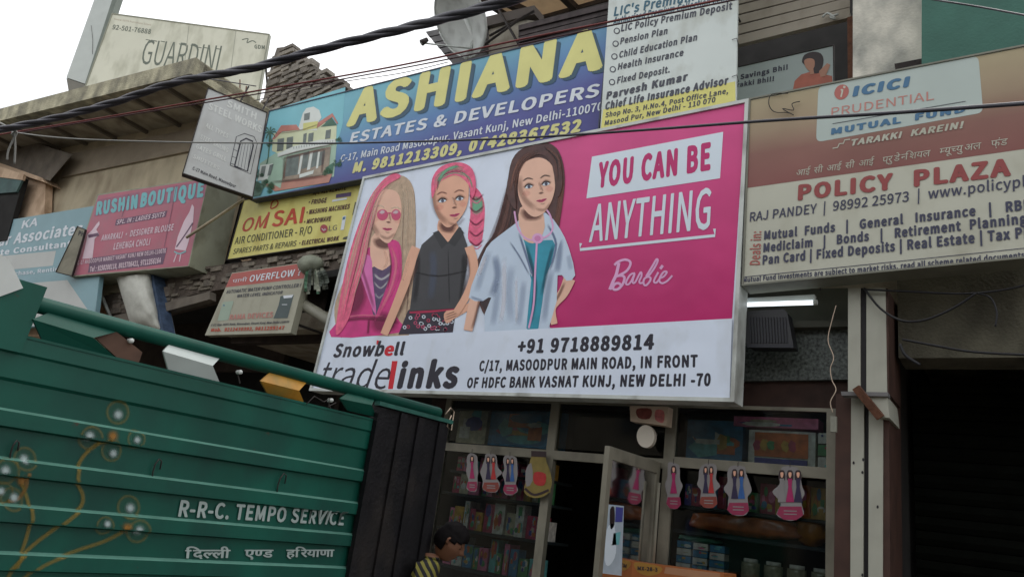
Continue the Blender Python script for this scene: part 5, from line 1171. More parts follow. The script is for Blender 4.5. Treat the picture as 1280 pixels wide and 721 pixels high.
# round lamp and carton above the door
lo = facade(6.3)
cen = lo((807, 545))
LP = thing('round_sign_lamp', 'round white disc lamp on a bracket above the glass door', 'lamp', (cen.x, cen.y, cen.z - .14))
vv = []; fq_ = []
for i in range(24):
    a = 2 * math.pi * i / 24; vv.append(lo((807 + 11 * math.cos(a) - 1.5 * math.sin(a), 545 + 14 * math.sin(a) + 2 * math.cos(a))))
MB().prism(vv, (0, .05, 0)).build('disc', mat('lamp_disc_white', rgb(200, 192, 178), .5, .05), LP)
MB().bar(cen + Vector((0, .05, 0)), cen + Vector((0, .22, .05)), .02, 6).build('bracket', IRON, LP)
bxp = facade(6.32)
BX = Sign('small_carton', 'small printed cream carton stuck under the billboard above the lamp', 'carton', bxp, [(787, 507), (835, 508), (833, 532), (788, 526)], .12, mat('carton_cream', rgb(196, 176, 156), .6, .1, 6), None)
ink(BX, [(796, 511), (814, 511), (812, 523), (798, 522)], mat('carton_brown', rgb(120, 60, 54), .6, .3, 20), 1, smooth=3); ink(BX, [(820, 512), (830, 514), (829, 528), (819, 524)], mat('carton_pink', rgb(190, 110, 110), .6, .3, 20), 1, smooth=3)

# ------------------------------------------------------------------ toys on the shelves
random.seed(21)
PAL = [rgb(190, 70, 96), rgb(66, 130, 170), rgb(206, 160, 70), rgb(190, 178, 150), rgb(84, 150, 96), rgb(76, 76, 150), rgb(210, 110, 56), rgb(226, 216, 206), rgb(226, 120, 156), rgb(110, 186, 186)]
PM = [mat('pack_%d' % i, c, .35, .3, 18, spec=.6) for i, c in enumerate(PAL)]
CLR = mat('clear_wrap', rgb(150, 150, 140), .15, .4, 30, spec=.8)
SHELF = mat('shelf_board_dark', rgb(44, 52, 54), .5, .2)
def shelf(x0, x1, z, lab, y0=6.58, y1=7.15):
    return tag(MB().box((x0, y0, z - .025), (x1, y1, z)).build('display_shelf', SHELF), lab, 'shelf')
KIND = ['box', 'toy pack', 'gift box']
CN_ = ['crimson', 'sea blue', 'mustard', 'beige', 'leaf green', 'indigo', 'burnt orange', 'off-white', 'pink', 'aqua']
def pack(x, y, z, w_, d_, h_, c, lab, patches=4, window=None, name='toy_box', group=None):
    t = thing(name, lab, 'toy box', (x + w_ / 2, y + d_ / 2, z), group)
    MB().box((x, y, z + .001), (x + w_, y + d_, z + h_)).build('carton', PM[c], t)
    for k in range(patches):
        a = x + w_ * (.06 + .6 * random.random()); b = min(x + w_ * .95, a + w_ * (.15 + .35 * random.random()))
        q0 = z + h_ * (.06 + .6 * random.random()); q1 = min(z + h_ * .95, q0 + h_ * (.12 + .3 * random.random()))
        yy = y - .002 - .0012 * k
        n_ = random.choice((4, 5, 9)); V = []
        for i in range(n_):
            an = 2 * math.pi * (i + .5) / n_; V.append(((a + b) / 2 + (b - a) * .62 * math.cos(an), yy, (q0 + q1) / 2 + (q1 - q0) * .62 * math.sin(an)))
        put('printed_patch', V, [tuple(range(n_))], random.choice(PM), t)
    if window:
        wx0, wx1, wz0, wz1 = window
        MB().box((x + w_ * wx0, y - .01, z + h_ * wz0), (x + w_ * wx1, y - .0085, z + h_ * wz1)).build('window', PM[6], t)
    return t
ORD = ['first', 'second', 'third', 'fourth', 'fifth', 'sixth', 'seventh', 'eighth', 'ninth', 'tenth', 'eleventh', 'twelfth', 'thirteenth', 'fourteenth', 'fifteenth', 'sixteenth', 'seventeenth', 'eighteenth']
def bay(x0, x1, z, hmax, cols, place, wmin=.14, wmax=.3, y=6.68):
    x = x0 + .02; k = 0; n = 0; prev = None
    while x < x1 - .08:
        w_ = min(wmin + random.random() * (wmax - wmin), x1 - x - .01)
        h_ = hmax * (.55 + .45 * random.random()); c = random.choice([i for i in cols if i != prev] or cols)
        lab = '%s toy pack, %s from the left %s' % (CN_[c], ORD[n], place)
        pack(x, y + random.random() * .05, z, w_ - .012, .12 + random.random() * .15, h_, c, lab, 7)
        prev = c; x += w_; n += 1
# left bay: transom, and three shelves
pack(-5.36, 6.66, 2.30, .40, .3, .40, 3, 'large beige game box behind the left transom glass', 6)
pack(-4.93, 6.68, 2.30, .82, .28, .42, 1, 'wide blue green toy box behind the left transom glass', 12)
shelf(-5.38, -4.06, 2.295, 'dark shelf behind the left transom pane')
shelf(-5.38, -4.06, 1.76, 'upper dark shelf in the left shop window'); shelf(-5.38, -4.06, 1.40, 'middle dark shelf in the left shop window'); shelf(-5.38, -4.06, 1.02, 'low dark shelf in the left shop window')
bay(-5.36, -4.08, 1.762, .24, [2, 3, 4, 3, 1, 0, 8], 'on the upper shelf of the left window', .07, .16)
shelf(-5.38, -4.06, 2.0, 'thin top shelf in the left shop window', 6.66, 7.1)
bay(-5.36, -4.08, 2.002, .17, [0, 8, 3, 9, 2], 'on the thin top shelf of the left window', .07, .15)
bay(-5.36, -4.08, 1.402, .32, [8, 0, 3, 7, 8, 2], 'on the middle shelf of the left window', .07, .15)
bay(-5.36, -4.08, 1.022, .33, [1, 9, 4, 7, 1, 8], 'on the low shelf of the left window', .07, .15)
bay(-5.36, -4.08, .36, .6, [1, 3, 0, 5], 'at the floor of the left window', .2, .34)
# right bay
shelf(-2.70, -1.40, 2.305, 'dark shelf behind the right transom pane')
pack(-2.66, 6.68, 2.31, .52, .28, .36, 1, 'dark blue boxed toy behind the right transom glass', 12)
t = pack(-2.08, 6.66, 2.31, .56, .26, .29, 7, 'white framed toy box with an orange window behind the right transom glass', 0, (.1, .9, .22, .93))
MB().box((-2.02, 6.642, 2.315), (-1.58, 6.65, 2.36)).build('printed_patch', PM[5], t)
random.seed(4)
for k in range(7):
    a = -2.0 + k * .06
    put('printed_patch', [(a + .04 * math.cos(i), 6.646 - k * .0005, 2.46 + .05 * math.sin(i) + random.random() * .02) for i in range(6)], [tuple(range(6))], PM[[0, 2, 4, 6, 2, 0, 6][k]], t)
pack(-2.22, 6.66, 2.625, .72, .2, .09, 8, 'flat pale pink box lying on top of the white framed toy box', 4)
for k in range(3): pack(-1.50, 6.66, 2.31 + k * .1, .09, .14, .09, 7 if k % 2 == 0 else 4, ['small off-white box, bottom of the little stack', 'small green box, middle of the little stack', 'small off-white box, top of the little stack'][k] + ' behind the right transom glass', 1)
shelf(-2.70, -1.40, 1.68, 'upper dark shelf in the right shop window'); shelf(-2.70, -1.40, 1.22, 'lower dark shelf in the right shop window')
bay(-2.68, -1.42, 1.90, .28, [4, 5, 0, 1, 0, 2, 6], 'in the hanging row, right window', .07, .15)
shelf(-2.70, -1.40, 1.895, 'thin dark shelf behind the hanging cards of the right window', 6.66, 7.1)
# soft orange wrapped bag
ORW = mat('orange_wrap', rgb(186, 96, 50), .25, .35, 12, spec=.7); GRW = mat('green_wrap', rgb(70, 140, 116), .3, .3, 10)
blob('wrapped_toy', (-2.12, 6.75, 1.78), (.5, .1, .085), ORW, 'long orange wrapped toy lying on the upper shelf of the right window', 'toy', 2, sq=.7)
blob('toy_ball', (-1.58, 6.78, 1.80), (.13, .11, .13), mat('ball_amber', rgb(190, 120, 44), .3, .2, 8), 'round amber ball pack at the right end of the upper shelf', 'toy', 5)
blob('wrapped_toy', (-2.5, 6.76, 1.62), (.2, .1, .03), GRW, 'flat sea green packet just under the upper shelf of the right window', 'toy', 8, sq=.7)
for i in range(3):
    for k in range(6):
        pack(-2.68 + i * .15, 6.66, 1.222 + k * .062 if k < 5 else 1.532, .13, .12, .056, 1 if (k + i) % 2 else 7, 'tiny carton in the %s stack from the door post, %s up from the lower shelf' % (['first', 'second', 'third'][i], ['lowest', 'second', 'third', 'fourth', 'fifth', 'sixth'][k]), 2)
JAR = mat('cloudy_jar', rgb(150, 142, 118), .12, .35, 25, spec=.9)
for k in range(4):
    xx = -2.14 + k * .19
    j = thing('toy_jar', ['leftmost clear jar of small toys on the lower shelf', 'second clear jar of small toys from the left on the lower shelf', 'third clear jar of small toys from the left on the lower shelf', 'rightmost clear jar of small toys on the lower shelf'][k], 'jar', (xx + .08, 6.78, 1.22))
    MB().tube([(xx + .08, 6.78, 1.222), (xx + .08, 6.78, 1.24), (xx + .08, 6.78, 1.46), (xx + .08, 6.78, 1.49)], .078, 14).build('glass', JAR, j, True)
    MB().tube([(xx + .08, 6.78, 1.49), (xx + .08, 6.78, 1.52)], .06, 14).build('lid', PM[7], j, True)
bay(-2.68, -1.42, .36, .7, [1, 3, 0, 5, 2], 'at the floor of the right window', .2, .34)

# ------------------------------------------------------------------ hanging cut-out cards with plain dressed figures
CW = mat('card_white', rgb(132, 128, 128), .5, .05); CBASE = mat('card_pink_base', rgb(140, 44, 76), .5, .12, 20); CORG = mat('card_red_base', rgb(130, 60, 50), .5, .12, 20)
DC = {'m': mat('card_magenta', rgb(156, 34, 90), .5, .15, 20), 'b': mat('card_blue', rgb(48, 90, 150), .5, .15, 20), 'n': mat('card_navy', rgb(44, 36, 66), .5, .15, 20), 'r': mat('card_red', rgb(170, 44, 44), .5, .15, 20), 'w': CW, 'h': HDD, 's': SK2}
hp_ = facade(6.44)
def card(u0, u1, v0, v1, figs, base, lab):
    w_ = u1 - u0; c = (u0 + u1) / 2
    h = v1 - v0; n = len(figs)
    out_ = [(c - w_ * .2, v0), (c + w_ * .2, v0 + 1), (c + w_ * .36, v0 + h * .12), (c + w_ * .40, v0 + h * .35), (c + w_ * .5, v0 + h * .5), (c + w_ * .36, v0 + h * .62), (c + w_ * .38, v0 + h * .74),
            (c + w_ * .42, v0 + h * .9), (c + w_ * .2, v1), (c - w_ * .2, v1 - 1), (c - w_ * .42, v0 + h * .88), (c - w_ * .34, v0 + h * .72), (c - w_ * .38, v0 + h * .6), (c - w_ * .5, v0 + h * .46), (c - w_ * .4, v0 + h * .33), (c - w_ * .36, v0 + h * .12)]
    rr = random.Random(lab); out_ = [(x + rr.uniform(-1, 1) * w_ * .07, y + rr.uniform(-1, 1) * h * .012) for x, y in out_]; out_ = smoothline(out_, 3, True)
    P = poly(hp_, out_); cc = hp_((c, v0))
    t = thing('hanging_card', lab, 'card', (cc.x, cc.y, min(p.z for p in P)), 'cut-out cards hanging in the shop front')
    MB().prism(P, (0, .003, 0)).build('card', CW, t)
    S_ = type('S', (), {})(); S_.pl = hp_; S_.root = t; S_.step = .0012
    ink(S_, [(c - w_ * .33, v0 + h * .74), (c + w_ * .37, v0 + h * .74), (c + w_ * .42, v0 + h * .9), (c + w_ * .2, v1 - .5), (c - w_ * .2, v1 - 1), (c - w_ * .42, v0 + h * .88)], base, 1, 'printed_base')
    for k in range(2): stroke(S_, [(c - w_ * .2, v0 + h * (.82 + .06 * k)), (c + w_ * .22, v0 + h * (.82 + .06 * k) + .5)], 1.3, CW, 2, 0)
    for i, f in enumerate(figs):
        x = c + (i - (n - 1) / 2) * w_ * .26; yy = v0 + h * .07; hh = h * .62; fw_ = w_ * (.15 if n > 1 else .22)
        ink(S_, [(x - fw_ * .7, yy + hh * .28), (x - fw_ * .55, yy + 1), (x, yy - .5), (x + fw_ * .55, yy + 1), (x + fw_ * .7, yy + hh * .28)], DC['h'], 2, 'printed_hair', 2)
        ink(S_, [(x - fw_ * .3, yy + hh * .06), (x + fw_ * .3, yy + hh * .06), (x + fw_ * .25, yy + hh * .17), (x, yy + hh * .22), (x - fw_ * .25, yy + hh * .17)], DC['s'], 3, 'printed_face', 2)
        ink(S_, [(x - fw_ * .5, yy + hh * .24), (x + fw_ * .5, yy + hh * .24), (x + fw_ * .35, yy + hh * .5), (x + fw_ * .9, yy + hh * .95), (x - fw_ * .9, yy + hh * .95), (x - fw_ * .35, yy + hh * .5)], DC[f], 4, 'printed_dress')
    tube('hook', [hp_((c, v0 + 1)), hp_((c, v0 - 4)), hp_((c + .5, v0 - 5, -.05))], .003, IRON, t, 4)
card(582, 598, 566, 614, 'm', CBASE, 'narrow white card with one magenta figure, hung leftmost beside the black truck gate')
card(601, 626, 567, 615, 'nr', CORG, 'card with dark and red figures on an orange red base, in the left window')
card(627, 648, 569, 618, 'nb', CBASE, 'card with a navy and a blue figure on a pink base, in the left window')
card(831, 853, 578, 636, 'm', CBASE, 'card with a single magenta figure hanging on the post right of the glass door')
card(872, 899, 579, 635, 'nr', CORG, 'card with dark and red figures on a dull red base, in the right window')
card(906, 939, 582, 644, 'nb', CBASE, 'card with navy and blue figures on a pink base, in the right window')
card(968, 1007, 583, 650, 'wmn', CBASE, 'wide card with three figures in white, magenta and navy, rightmost of the cards')
# round yellow card
yc = smoothline([(664, 570), (672, 566), (682, 575), (690, 600), (684, 617), (668, 622), (655, 614), (660, 592)], 3, True)
yt = Sign('yellow_card', 'drop-shaped yellow card hanging at the post left of the shop doorway', 'card', hp_, [(664, 570), (682, 570), (688, 615), (656, 615)], .003, mat('card_yellow', rgb(128, 112, 56), .5, .15, 14), None)
ink(yt, yc, mat('card_yellow', rgb(128, 112, 56), .5, .15, 14), 1, 'printed_drop'); ink(yt, [(668, 590), (682, 592), (680, 606), (668, 604)], DC['r'], 3, smooth=3)
stroke(yt, [(656, 610), (668, 618), (686, 612)], 3, DC['h'], 3); ink(yt, [(664, 563), (683, 564), (683, 571), (664, 570)], DC['h'], 4)
ink(yt, [(657, 588), (664, 578), (666, 600), (658, 608)], CW, 2, smooth=2)

# ------------------------------------------------------------------ orange counter carton
ocp = facade(6.1)
OC = Sign('orange_carton', 'orange printed carton standing at the bottom of the shop doorway', 'carton', ocp, [(789, 701), (905, 716), (905, 790), (785, 780)], .3, mat('carton_orange', rgb(160, 92, 46), .55, .15, 8), None)
ink(OC, smoothline([(794, 702), (826, 708), (824, 716), (810, 719), (797, 714)], 3, True), mat('carton_amber', rgb(160, 118, 50), .5, .1), 1)
letter(OC, 'MX-28-3', (797, 712), (822, 714), (797, 707), DARKINK, .03, 2)
ink(OC, [(832, 708), (900, 716), (900, 726), (830, 716)], mat('carton_pale_orange', rgb(170, 124, 92), .5, .1), 1)

# ------------------------------------------------------------------ tube light, black speaker
tl0, tl1 = facade(6.25)((924, 381)), facade(6.25)((1017, 378))
TL = thing('tube_light', 'lit white tube light under the right hand board', 'lamp', (tl0 + tl1) / 2)
em = bpy.data.materials.new('tube_glow'); em.use_nodes = True; b_ = em.node_tree.nodes['Principled BSDF']
b_.inputs['Emission Color'].default_value = (.85, .95, 1, 1); b_.inputs['Emission Strength'].default_value = 1.1; b_.inputs['Base Color'].default_value = (.8, .8, .8, 1)
MB().bar(tl0, tl1, .02, 10).build('tube', em, TL, True)
for p in (tl0, tl1): MB().bar(p, p + (tl1 - tl0).normalized() * (.03 if p is tl1 else -.03), .024, 8).build('tube_cap', EDGE, TL)
MB().box((tl0.x, tl0.y + .03, tl0.z + .02), (tl1.x, tl0.y + .09, tl0.z + .07)).build('batten', EDGE, TL)
tube('lamp_wire', [tl1 + Vector((.05, 0, .1)), tl1 + Vector((.06, 0, .3)), tl1 + Vector((-.05, .1, .4))], .006, BLACKISH, TL, 5)
kp = facade(6.2)
KS = thing('black_speaker', 'black ribbed box hanging under the tube light', 'speaker', kp((960, 434)))
prism('housing', kp, [(931, 389), (980, 386), (984, 391), (992, 433), (989, 434), (936, 433), (931, 430)], .16, mat('black_plastic', rgb(14, 14, 20), .45, .1, 10, spec=.6), KS)
prism('rim', kp, [(934, 430), (991, 431), (992, 434.5), (934, 434)], .03, mat('black_plastic_edge', rgb(34, 35, 42), .45, .1), KS, .02)
for k in range(13):
    x = 936 + k * 3.7; MB().prism(poly(kp, [(x, 396), (x + 1.6, 396), (x + 3.4, 428), (x + 1.8, 428)], .012), (0, .01, 0)).build('fin', mat('black_plastic_edge', rgb(34, 35, 42), .45, .1), KS)

# ------------------------------------------------------------------ white boxed pillar at the right of the shop
BW = mat('laminate_white', rgb(168, 168, 155), .6, .07, 3, stain=rgb(150, 148, 136), stain_amt=.5)
BRN = mat('brown_board', rgb(66, 44, 36), .7, .3, 5); DKG = mat('dark_gap', rgb(46, 44, 46), .8, .2)
qp = facade(6.2); qp2 = facade(6.32)
PL = thing('boxed_pillar', 'white laminate boxed pillar with dark centre strip right of the shop window', 'pillar', qp((1085, 500)))
prism('left_panel', qp, [(1060, 360), (1075.5, 360), (1075.5, 490), (1060, 489)], .3, BW, PL)
prism('centre_strip', qp, [(1075.5, 360), (1083, 360), (1083, 489), (1075.5, 489)], .28, DKG, PL, -.02)
prism('right_panel', qp, [(1083, 360), (1107, 360), (1109, 490), (1083, 490)], .55, BW, PL)
prism('side_board', qp, [(1107, 360), (1110, 361), (1111, 491), (1109, 491)], .6, BRN, PL, -.003)
prism('bottom_rail', qp, [(1051, 489), (1110, 490), (1110, 495), (1052, 494)], .1, mat('rail_grey', rgb(110, 108, 108), .6, .1), PL, .03)
prism('lower_box', qp, [(1085, 495), (1109, 495), (1112, 522), (1096, 520)], .5, BW, PL)
MB().bar(qp((1070, 484, .06)), qp((1101, 522, .02)), .04, 4).build('brace', RUST, PL)
LW_ = thing('door_post', 'tall white and brown post below the boxed pillar, right of the shop window', 'post', qp2((1075, 720)))
prism('brown_board', qp2, [(1045, 492), (1064, 492), (1062, 900), (1040, 900)], .2, BRN, LW_)
prism('white_strip', qp2, [(1064, 492), (1080, 492), (1078, 900), (1062, 900)], .22, BW, LW_, .01)
prism('dark_slot', qp2, [(1080, 492), (1086, 492), (1085, 900), (1078, 900)], .15, DKG, LW_, -.02)
prism('white_strip', qp2, [(1086, 492), (1104, 492), (1103, 900), (1085, 900)], .22, BW, LW_, .01)
prism('brown_edge', qp2, [(1104, 492), (1111, 492), (1114, 900), (1103, 900)], .6, BRN, LW_)
for x, y in [(1067, 578), (1079, 574), (1078, 590), (1097, 633), (1078, 718)]:
    MB().prism([qp2((x + 1.5 * math.cos(a), y + 2.2 * math.sin(a), .013)) for a in range(6)], (0, .003, 0)).build('chip', DKG, LW_)
# roller shutter in the dark bay
RS = thing('bay_shutter', 'unlit dark roller shutter in the bay at the far right', 'shutter', (.9, 7.6, .14))
for k in range(26):
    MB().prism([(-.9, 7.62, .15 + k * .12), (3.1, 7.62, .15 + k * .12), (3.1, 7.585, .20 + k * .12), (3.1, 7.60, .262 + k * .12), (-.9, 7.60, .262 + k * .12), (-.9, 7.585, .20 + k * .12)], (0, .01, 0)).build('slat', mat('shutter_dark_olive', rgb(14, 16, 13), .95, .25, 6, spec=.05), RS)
# wires under the right board
WR = mat('black_wire', rgb(26, 26, 30), .5, .1)
wp = facade(6.15)
def wire(pts, r, lab, m=WR, plw=None, k=5, name='wire'):
    plw = plw or wp
    return tag(tube(name, [plw(p) for p in smoothline(pts, k)], r, m, None, 6), lab, 'wire')
wire([(1080, 360), (1100, 385), (1125, 400), (1150, 401), (1175, 393), (1200, 380), (1220, 366)], .009, 'drooping black wire loop below the right end of the policy board')
wire([(1083, 362), (1130, 364), (1200, 367), (1250, 363), (1300, 352)], .008, 'black wire running just under the policy board to the right edge')
wire([(1220, 366), (1238, 372), (1246, 390), (1244, 408)], .007, 'short black wire end hanging at the far right under the policy board')
wire([(1128, 424), (1170, 432), (1220, 440), (1300, 444)], .009, 'lower black wire crossing the concrete beam at the right')
wire([(1125, 430), (1132, 444), (1150, 456)], .012, 'thick black wire stub beside the brown board')
wire([(1045, 382), (1040, 400), (1035, 425), (1042, 446), (1038, 460), (1040, 475), (1045, 487), (1038, 502), (1041, 515)], .0038, 'thin twisted cream wire hanging in front of the speckled stone', mat('cream_wire', rgb(190, 170, 150), .6, .1))
ss = wp((1043, 520)); tag(MB().box((ss.x - .03, ss.y, ss.z - .12), (ss.x + .015, ss.y + .03, ss.z + .0)).build('switch_box', mat('grimy_plastic', rgb(128, 128, 116), .6, .15, 8)), 'small pale switch box at the end of the cream wire', 'switch box')

# ================================================================== things on the ledge
def sack():
    q = [(144, 347), (187, 341), (191, 350), (197, 412), (205, 418), (166, 410), (158, 400), (150, 370)]
    t = thing('sack', 'tall white woven sack with a blue edge standing under the rose boutique box', 'sack', pl_s((180, 412)))
    n = 16; rows = 14; V = []; Fc = []
    for j in range(rows + 1):
        s = j / rows
        l = Vector((145 + 18 * s, 346 + 60 * s)); r = Vector((188 + 14 * s, 341 + 75 * s))
        for i in range(n + 1):
            t_ = i / n; p = l.lerp(r, t_)
            bul = .22 * math.sin(math.pi * t_) ** .6 * (math.sin(math.pi * min(1, .12 + s * .9)) ** .4) + .03 * noise.noise(Vector((t_ * 6, s * 7, 0)))
            V.append(pl_s((p.x, p.y, bul)))
    for j in range(rows):
        for i in range(n): a = j * (n + 1) + i; Fc.append((a, a + 1, a + n + 2, a + n + 1))
    base = len(V); V += [v + Vector((0, .25, 0)) for v in V[:]]
    Fc += [tuple(reversed([i + base for i in f])) for f in Fc]
    put('bag', V, Fc, mat('woven_white', rgb(190, 190, 180), .7, .08, 8, bump=.3), t, True)
    stripe = [(187, 342), (191, 341), (205, 416), (200, 416)]
    MB().prism(poly(pl_s, stripe, .02), (0, .2, 0)).build('blue_edge', mat('sack_blue', rgb(66, 82, 106), .7, .35, 12), t)
    tube('seam', [pl_s((x, y, .03)) for x, y in [(145, 348), (165, 342), (187, 341)]], .012, EDGE, t, 6)
pl_s = turned(4, 175, 380, 6.1); sack()
kpn = turned(10, 110, 375, 6.1)
CT = thing('tilted_tray', 'tilted brown tray with a white rim behind the truck rail', 'tray', kpn((115, 400)))
prism('board', kpn, [(84, 381), (122, 358), (138, 396), (128, 402)], .03, mat('tray_brown', rgb(130, 92, 66), .7, .25, 6), CT)
for p, q in [((83, 381), (122, 357)), ((122, 357), (139, 398))]: MB().bar(kpn((*p, .03)), kpn((*q, .03)), .03, 5).build('rim', EDGE, CT)
BD = thing('cloth_bundle', 'small pale cloth bundle on a dark bracket at the left of the tray', 'bundle', kpn((92, 368)))
cB = kpn((93, 357)); blob('cloth', cB, (.22, .12, .12), mat('bundle_cream', rgb(170, 166, 148), .8, .1), None, None, 4, BD)
MB().bar(kpn((80, 367)), kpn((104, 362)), .035, 4).build('bracket', IRON, BD)
FP = thing('hanging_basket', 'small yellowish basket hung from a rod in the gap behind the green post', 'basket', turned(8, 24, 410, 5.0)((24, 422)))
fpp = turned(8, 24, 410, 5.0); cF = fpp((24, 413)); blob('basket', cF, (.13, .1, .13), mat('basket_olive', rgb(150, 146, 96), .8, .4, 14), None, None, 9, FP)
MB().bar(fpp((24, 403)), fpp((26, 380)), .025, 6).build('rod', IRON, FP)
# pipe with rag at the right end of the ledge
pp = facade(6.25)
PV = thing('drain_pipe', 'grey plastic drain pipe bending down behind the billboard edge', 'pipe', pp((380, 385)))
MB().tube([pp(p) for p in smoothline([(382, 330), (380, 345), (377, 362), (375, 374), (382, 382), (395, 390), (412, 401), (425, 408)], 3)], .075, 12).build('pipe', mat('pvc_grey', rgb(134, 132, 118), .5, .15, 5), PV, True)
MB().tube([pp((376, 368)), pp((375, 376))], .09, 12).build('pipe_collar', mat('pvc_grey', rgb(134, 132, 118), .5, .15, 5), PV, True)
RG = thing('plastic_rag', 'torn greyish green plastic rag tied round the pipe top', 'rag', pp((393, 362, .1)))
ck = pp((392, 340, .16)); blob('knot', pp((388, 331, .15)), (.2, .14, .13), mat('rag_grey_green', rgb(130, 134, 118), .7, .3, 6, bump=.3), None, None, 3, RG)
random.seed(9)
for k in range(26):
    a = random.random(); p0 = (380 + 26 * a + random.random() * 4, 333 + random.random() * 8); ln = 14 + random.random() * 16
    dx = (a - .4) * 14
    pts = smoothline([p0, (p0[0] + dx * .5, p0[1] + ln * .5), (p0[0] + dx * .7, p0[1] + ln)], 3)
    L_, R2 = stroke_pts(pts, 3.4 + random.random() * 3)
    offs = .1 + random.random() * .12
    V = [pp((*p, offs + .02 * math.sin(i))) for i, p in enumerate(L_ + R2)]; n = len(L_)
    put('rag_strip', V, [(i, i + 1, n + i + 1, n + i) for i in range(n - 1)], [mat('rag_grey_green', rgb(130, 134, 118)), mat('rag_dark', rgb(64, 70, 62), .8, .3, 8), mat('rag_green', rgb(70, 110, 84), .7, .3, 8)][[0, 1, 1, 0, 2, 1][k % 6]], RG)

# ================================================================== satellite dish
dc = at_dist(575, 24, 11.0)
SD = thing('satellite_dish', 'pale grey satellite dish above the estate agent board', 'satellite dish', facade(6.7)((582, 76)))
DM = mat('dish_grey', rgb(214, 218, 214), .55, .1, 4, stain=rgb(150, 152, 148), stain_amt=.4)
tocam = (CAM - dc).normalized(); rt = Vector((1, .3, 0)).normalized()
axis = (tocam + Vector((-.75, -.25, -.15))).normalized()
e1 = Vector((.137, 0, 0)); up_ = (Vector((0, 0, 1)) - axis * axis.z).normalized(); sd2 = axis.cross(up_)
Rr = .47; V = []; Fc = []; nr, ns = 7, 40
for j in range(nr + 1):
    for i in range(ns):
        a = 2 * math.pi * i / ns; r = Rr * (j / nr); V.append(dc + up_ * math.sin(a) * r * 1.12 + sd2 * math.cos(a) * r + axis * (.12 * (j / nr) ** 2 - .12))
for j in range(nr):
    for i in range(ns): Fc.append((j * ns + i, j * ns + (i + 1) % ns, (j + 1) * ns + (i + 1) % ns, (j + 1) * ns + i))
dish = put('reflector', V, Fc, DM, SD, True); sm = dish.modifiers.new('s', 'SOLIDIFY'); sm.thickness = .012
tube('rim', [V[nr * ns + i % ns] for i in range(ns + 1)], .01, DM, SD, 6)
arm0 = dc - up_ * Rr * .9; lnb = facade(6.0)((527, 54)); lnb = arm0 + (at_dist(527, 54, (arm0 - CAM).length - .25) - arm0)
tube('feed_arm', [arm0, arm0.lerp(lnb, .5), lnb], .012, EDGE, SD, 6)
MB().tube([lnb, lnb + (dc - lnb).normalized() * .1], .045, 10, .03).build('feed_horn', IRON, SD, True)
tube('mast', [dc - axis * .1, dc - axis * .12 - up_ * .3, facade(6.7)((582, 74))], .03, DM, SD, 8)
for p, q in [((560, 8), (574, -2)), ((570, 24), (580, 36)), ((580, 4), (590, 20)), ((572, 34), (590, 40))]:
    pass

# ================================================================== cables over the street
CAB = mat('black_cable', rgb(58, 56, 66), .45, .25, 20, spec=.5)
def cable_pts(pts, k=10): return [at_dist(u, v, d) for u, v, d in smoothline(pts, k)]
base = cable_pts([(-40, 170, 7.6), (0, 162, 7.2), (60, 150, 6.8), (140, 129, 6.3), (220, 103, 5.8), (320, 84, 5.2), (400, 62, 4.9), (480, 42, 4.6), (560, 22, 4.2), (640, 0, 3.9), (720, -26, 3.6)], 14)
TC = thing('twisted_cable', 'thick twisted black power cable crossing the sky above the boards', 'cable', base[len(base) // 2])
acc = 0.0; acl = [0]
for i in range(1, len(base)): acc += (base[i] - base[i - 1]).length; acl.append(acc)
for s in range(3):
    pts = []
    for i, p in enumerate(base):
        t = (base[min(i + 1, len(base) - 1)] - base[max(i - 1, 0)]).normalized(); a = t.cross(Vector((0, 0, 1))).normalized(); b = t.cross(a)
        ph = acl[i] * 7.5 + s * 2 * math.pi / 3
        pts.append(p + (a * math.cos(ph) + b * math.sin(ph)) * .013)
    tube('strand', pts, .0155, CAB, TC, 8)
def cable(pts, r, m, lab, n=6, r2=None):
    return tag(MB().tube(cable_pts(pts, 6), r, n, r2).build('overhead_wire', m, None, True), lab, 'wire')
REDW = mat('red_wire', rgb(118, 52, 50), .6, .15); GRYW = mat('grey_wire', rgb(150, 150, 145), .6, .1)
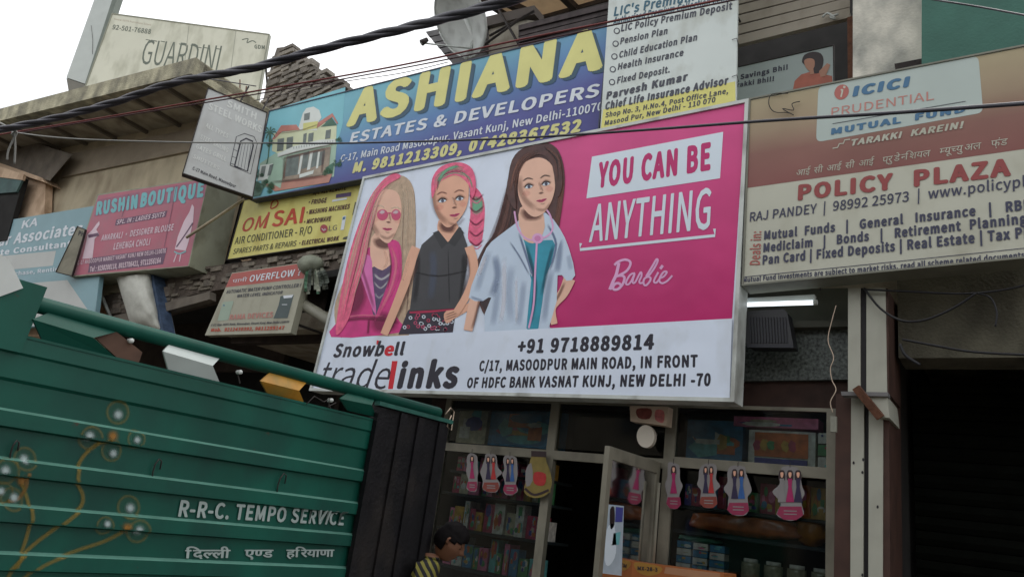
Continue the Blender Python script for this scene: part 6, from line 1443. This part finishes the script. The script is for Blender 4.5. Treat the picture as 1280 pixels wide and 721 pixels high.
cable([(-20, 172, 8), (20, 165, 7.6), (130, 147, 7), (320, 114, 6.3), (500, 82, 5.8), (640, 52, 5.2), (760, 28, 4.8), (900, 0, 4.4), (960, -14, 4.2)], .007, REDW, 'upper red wire crossing in front of the blue board top')
cable([(20, 167, 7.7), (130, 149, 7.1), (320, 118, 6.4), (500, 86, 5.9), (640, 58, 5.3), (760, 33, 4.9), (900, 4, 4.5), (960, -9, 4.3)], .0055, mat('dark_red_wire', rgb(70, 40, 44), .6, .1), 'thinner dark red wire just below the upper red wire')
cable([(318, 126, 6.4), (420, 104, 6.1), (500, 92, 5.9), (560, 78, 5.7)], .0035, mat('faint_wire', rgb(120, 112, 112), .6, .1), 'thin grey wire branching below the red wires')
cable([(15, 165, 7.6), (60, 171, 7.2), (120, 175, 6.8), (230, 178, 6.2), (330, 179, 5.6)], .0055, GRYW, 'pale wire from the knot running to the grey hanging board')
cable([(330, 179, 5.6), (440, 179, 5.0), (640, 173, 4.2), (800, 163, 3.7), (960, 151, 3.3), (1120, 141, 3.0), (1300, 128, 2.7)], .0058, CAB, 'thin black wire crossing straight in front of the billboards', 6, .0072)
cable([(1130, -6, 4.2), (1180, 2, 4), (1230, 10, 3.9), (1300, 23, 3.7)], .004, CAB, 'thin black wire at the upper right corner before the green sheet')
cable([(-20, 146, 7.6), (0, 154, 7.5), (18, 164, 7.4)], .009, GRYW, 'grey wire entering from the left edge to the knot')
KN = thing('cable_knot', 'knot of pale wire hanging on the twisted cable at the far left', 'knot', at_dist(18, 165, 7.3))
for pts in ([(16, 158, 7.2), (20, 163, 7.15), (15, 168, 7.2), (19, 172, 7.2)], [(20, 156, 7.2), (16, 162, 7.15), (21, 166, 7.2), (16, 176, 7.2), (10, 190, 7.2), (9, 200, 7.2)], [(18, 166, 7.2), (19, 185, 7.2), (18, 205, 7.2)]):
    tube('wire_turn', cable_pts(pts, 4), .008, GRYW, KN, 5)
cable([(255, 98, 6.8), (275, 101, 6.6), (320, 108, 6.3)], .004, CAB, 'thin dark wire from the slab corner towards the right')
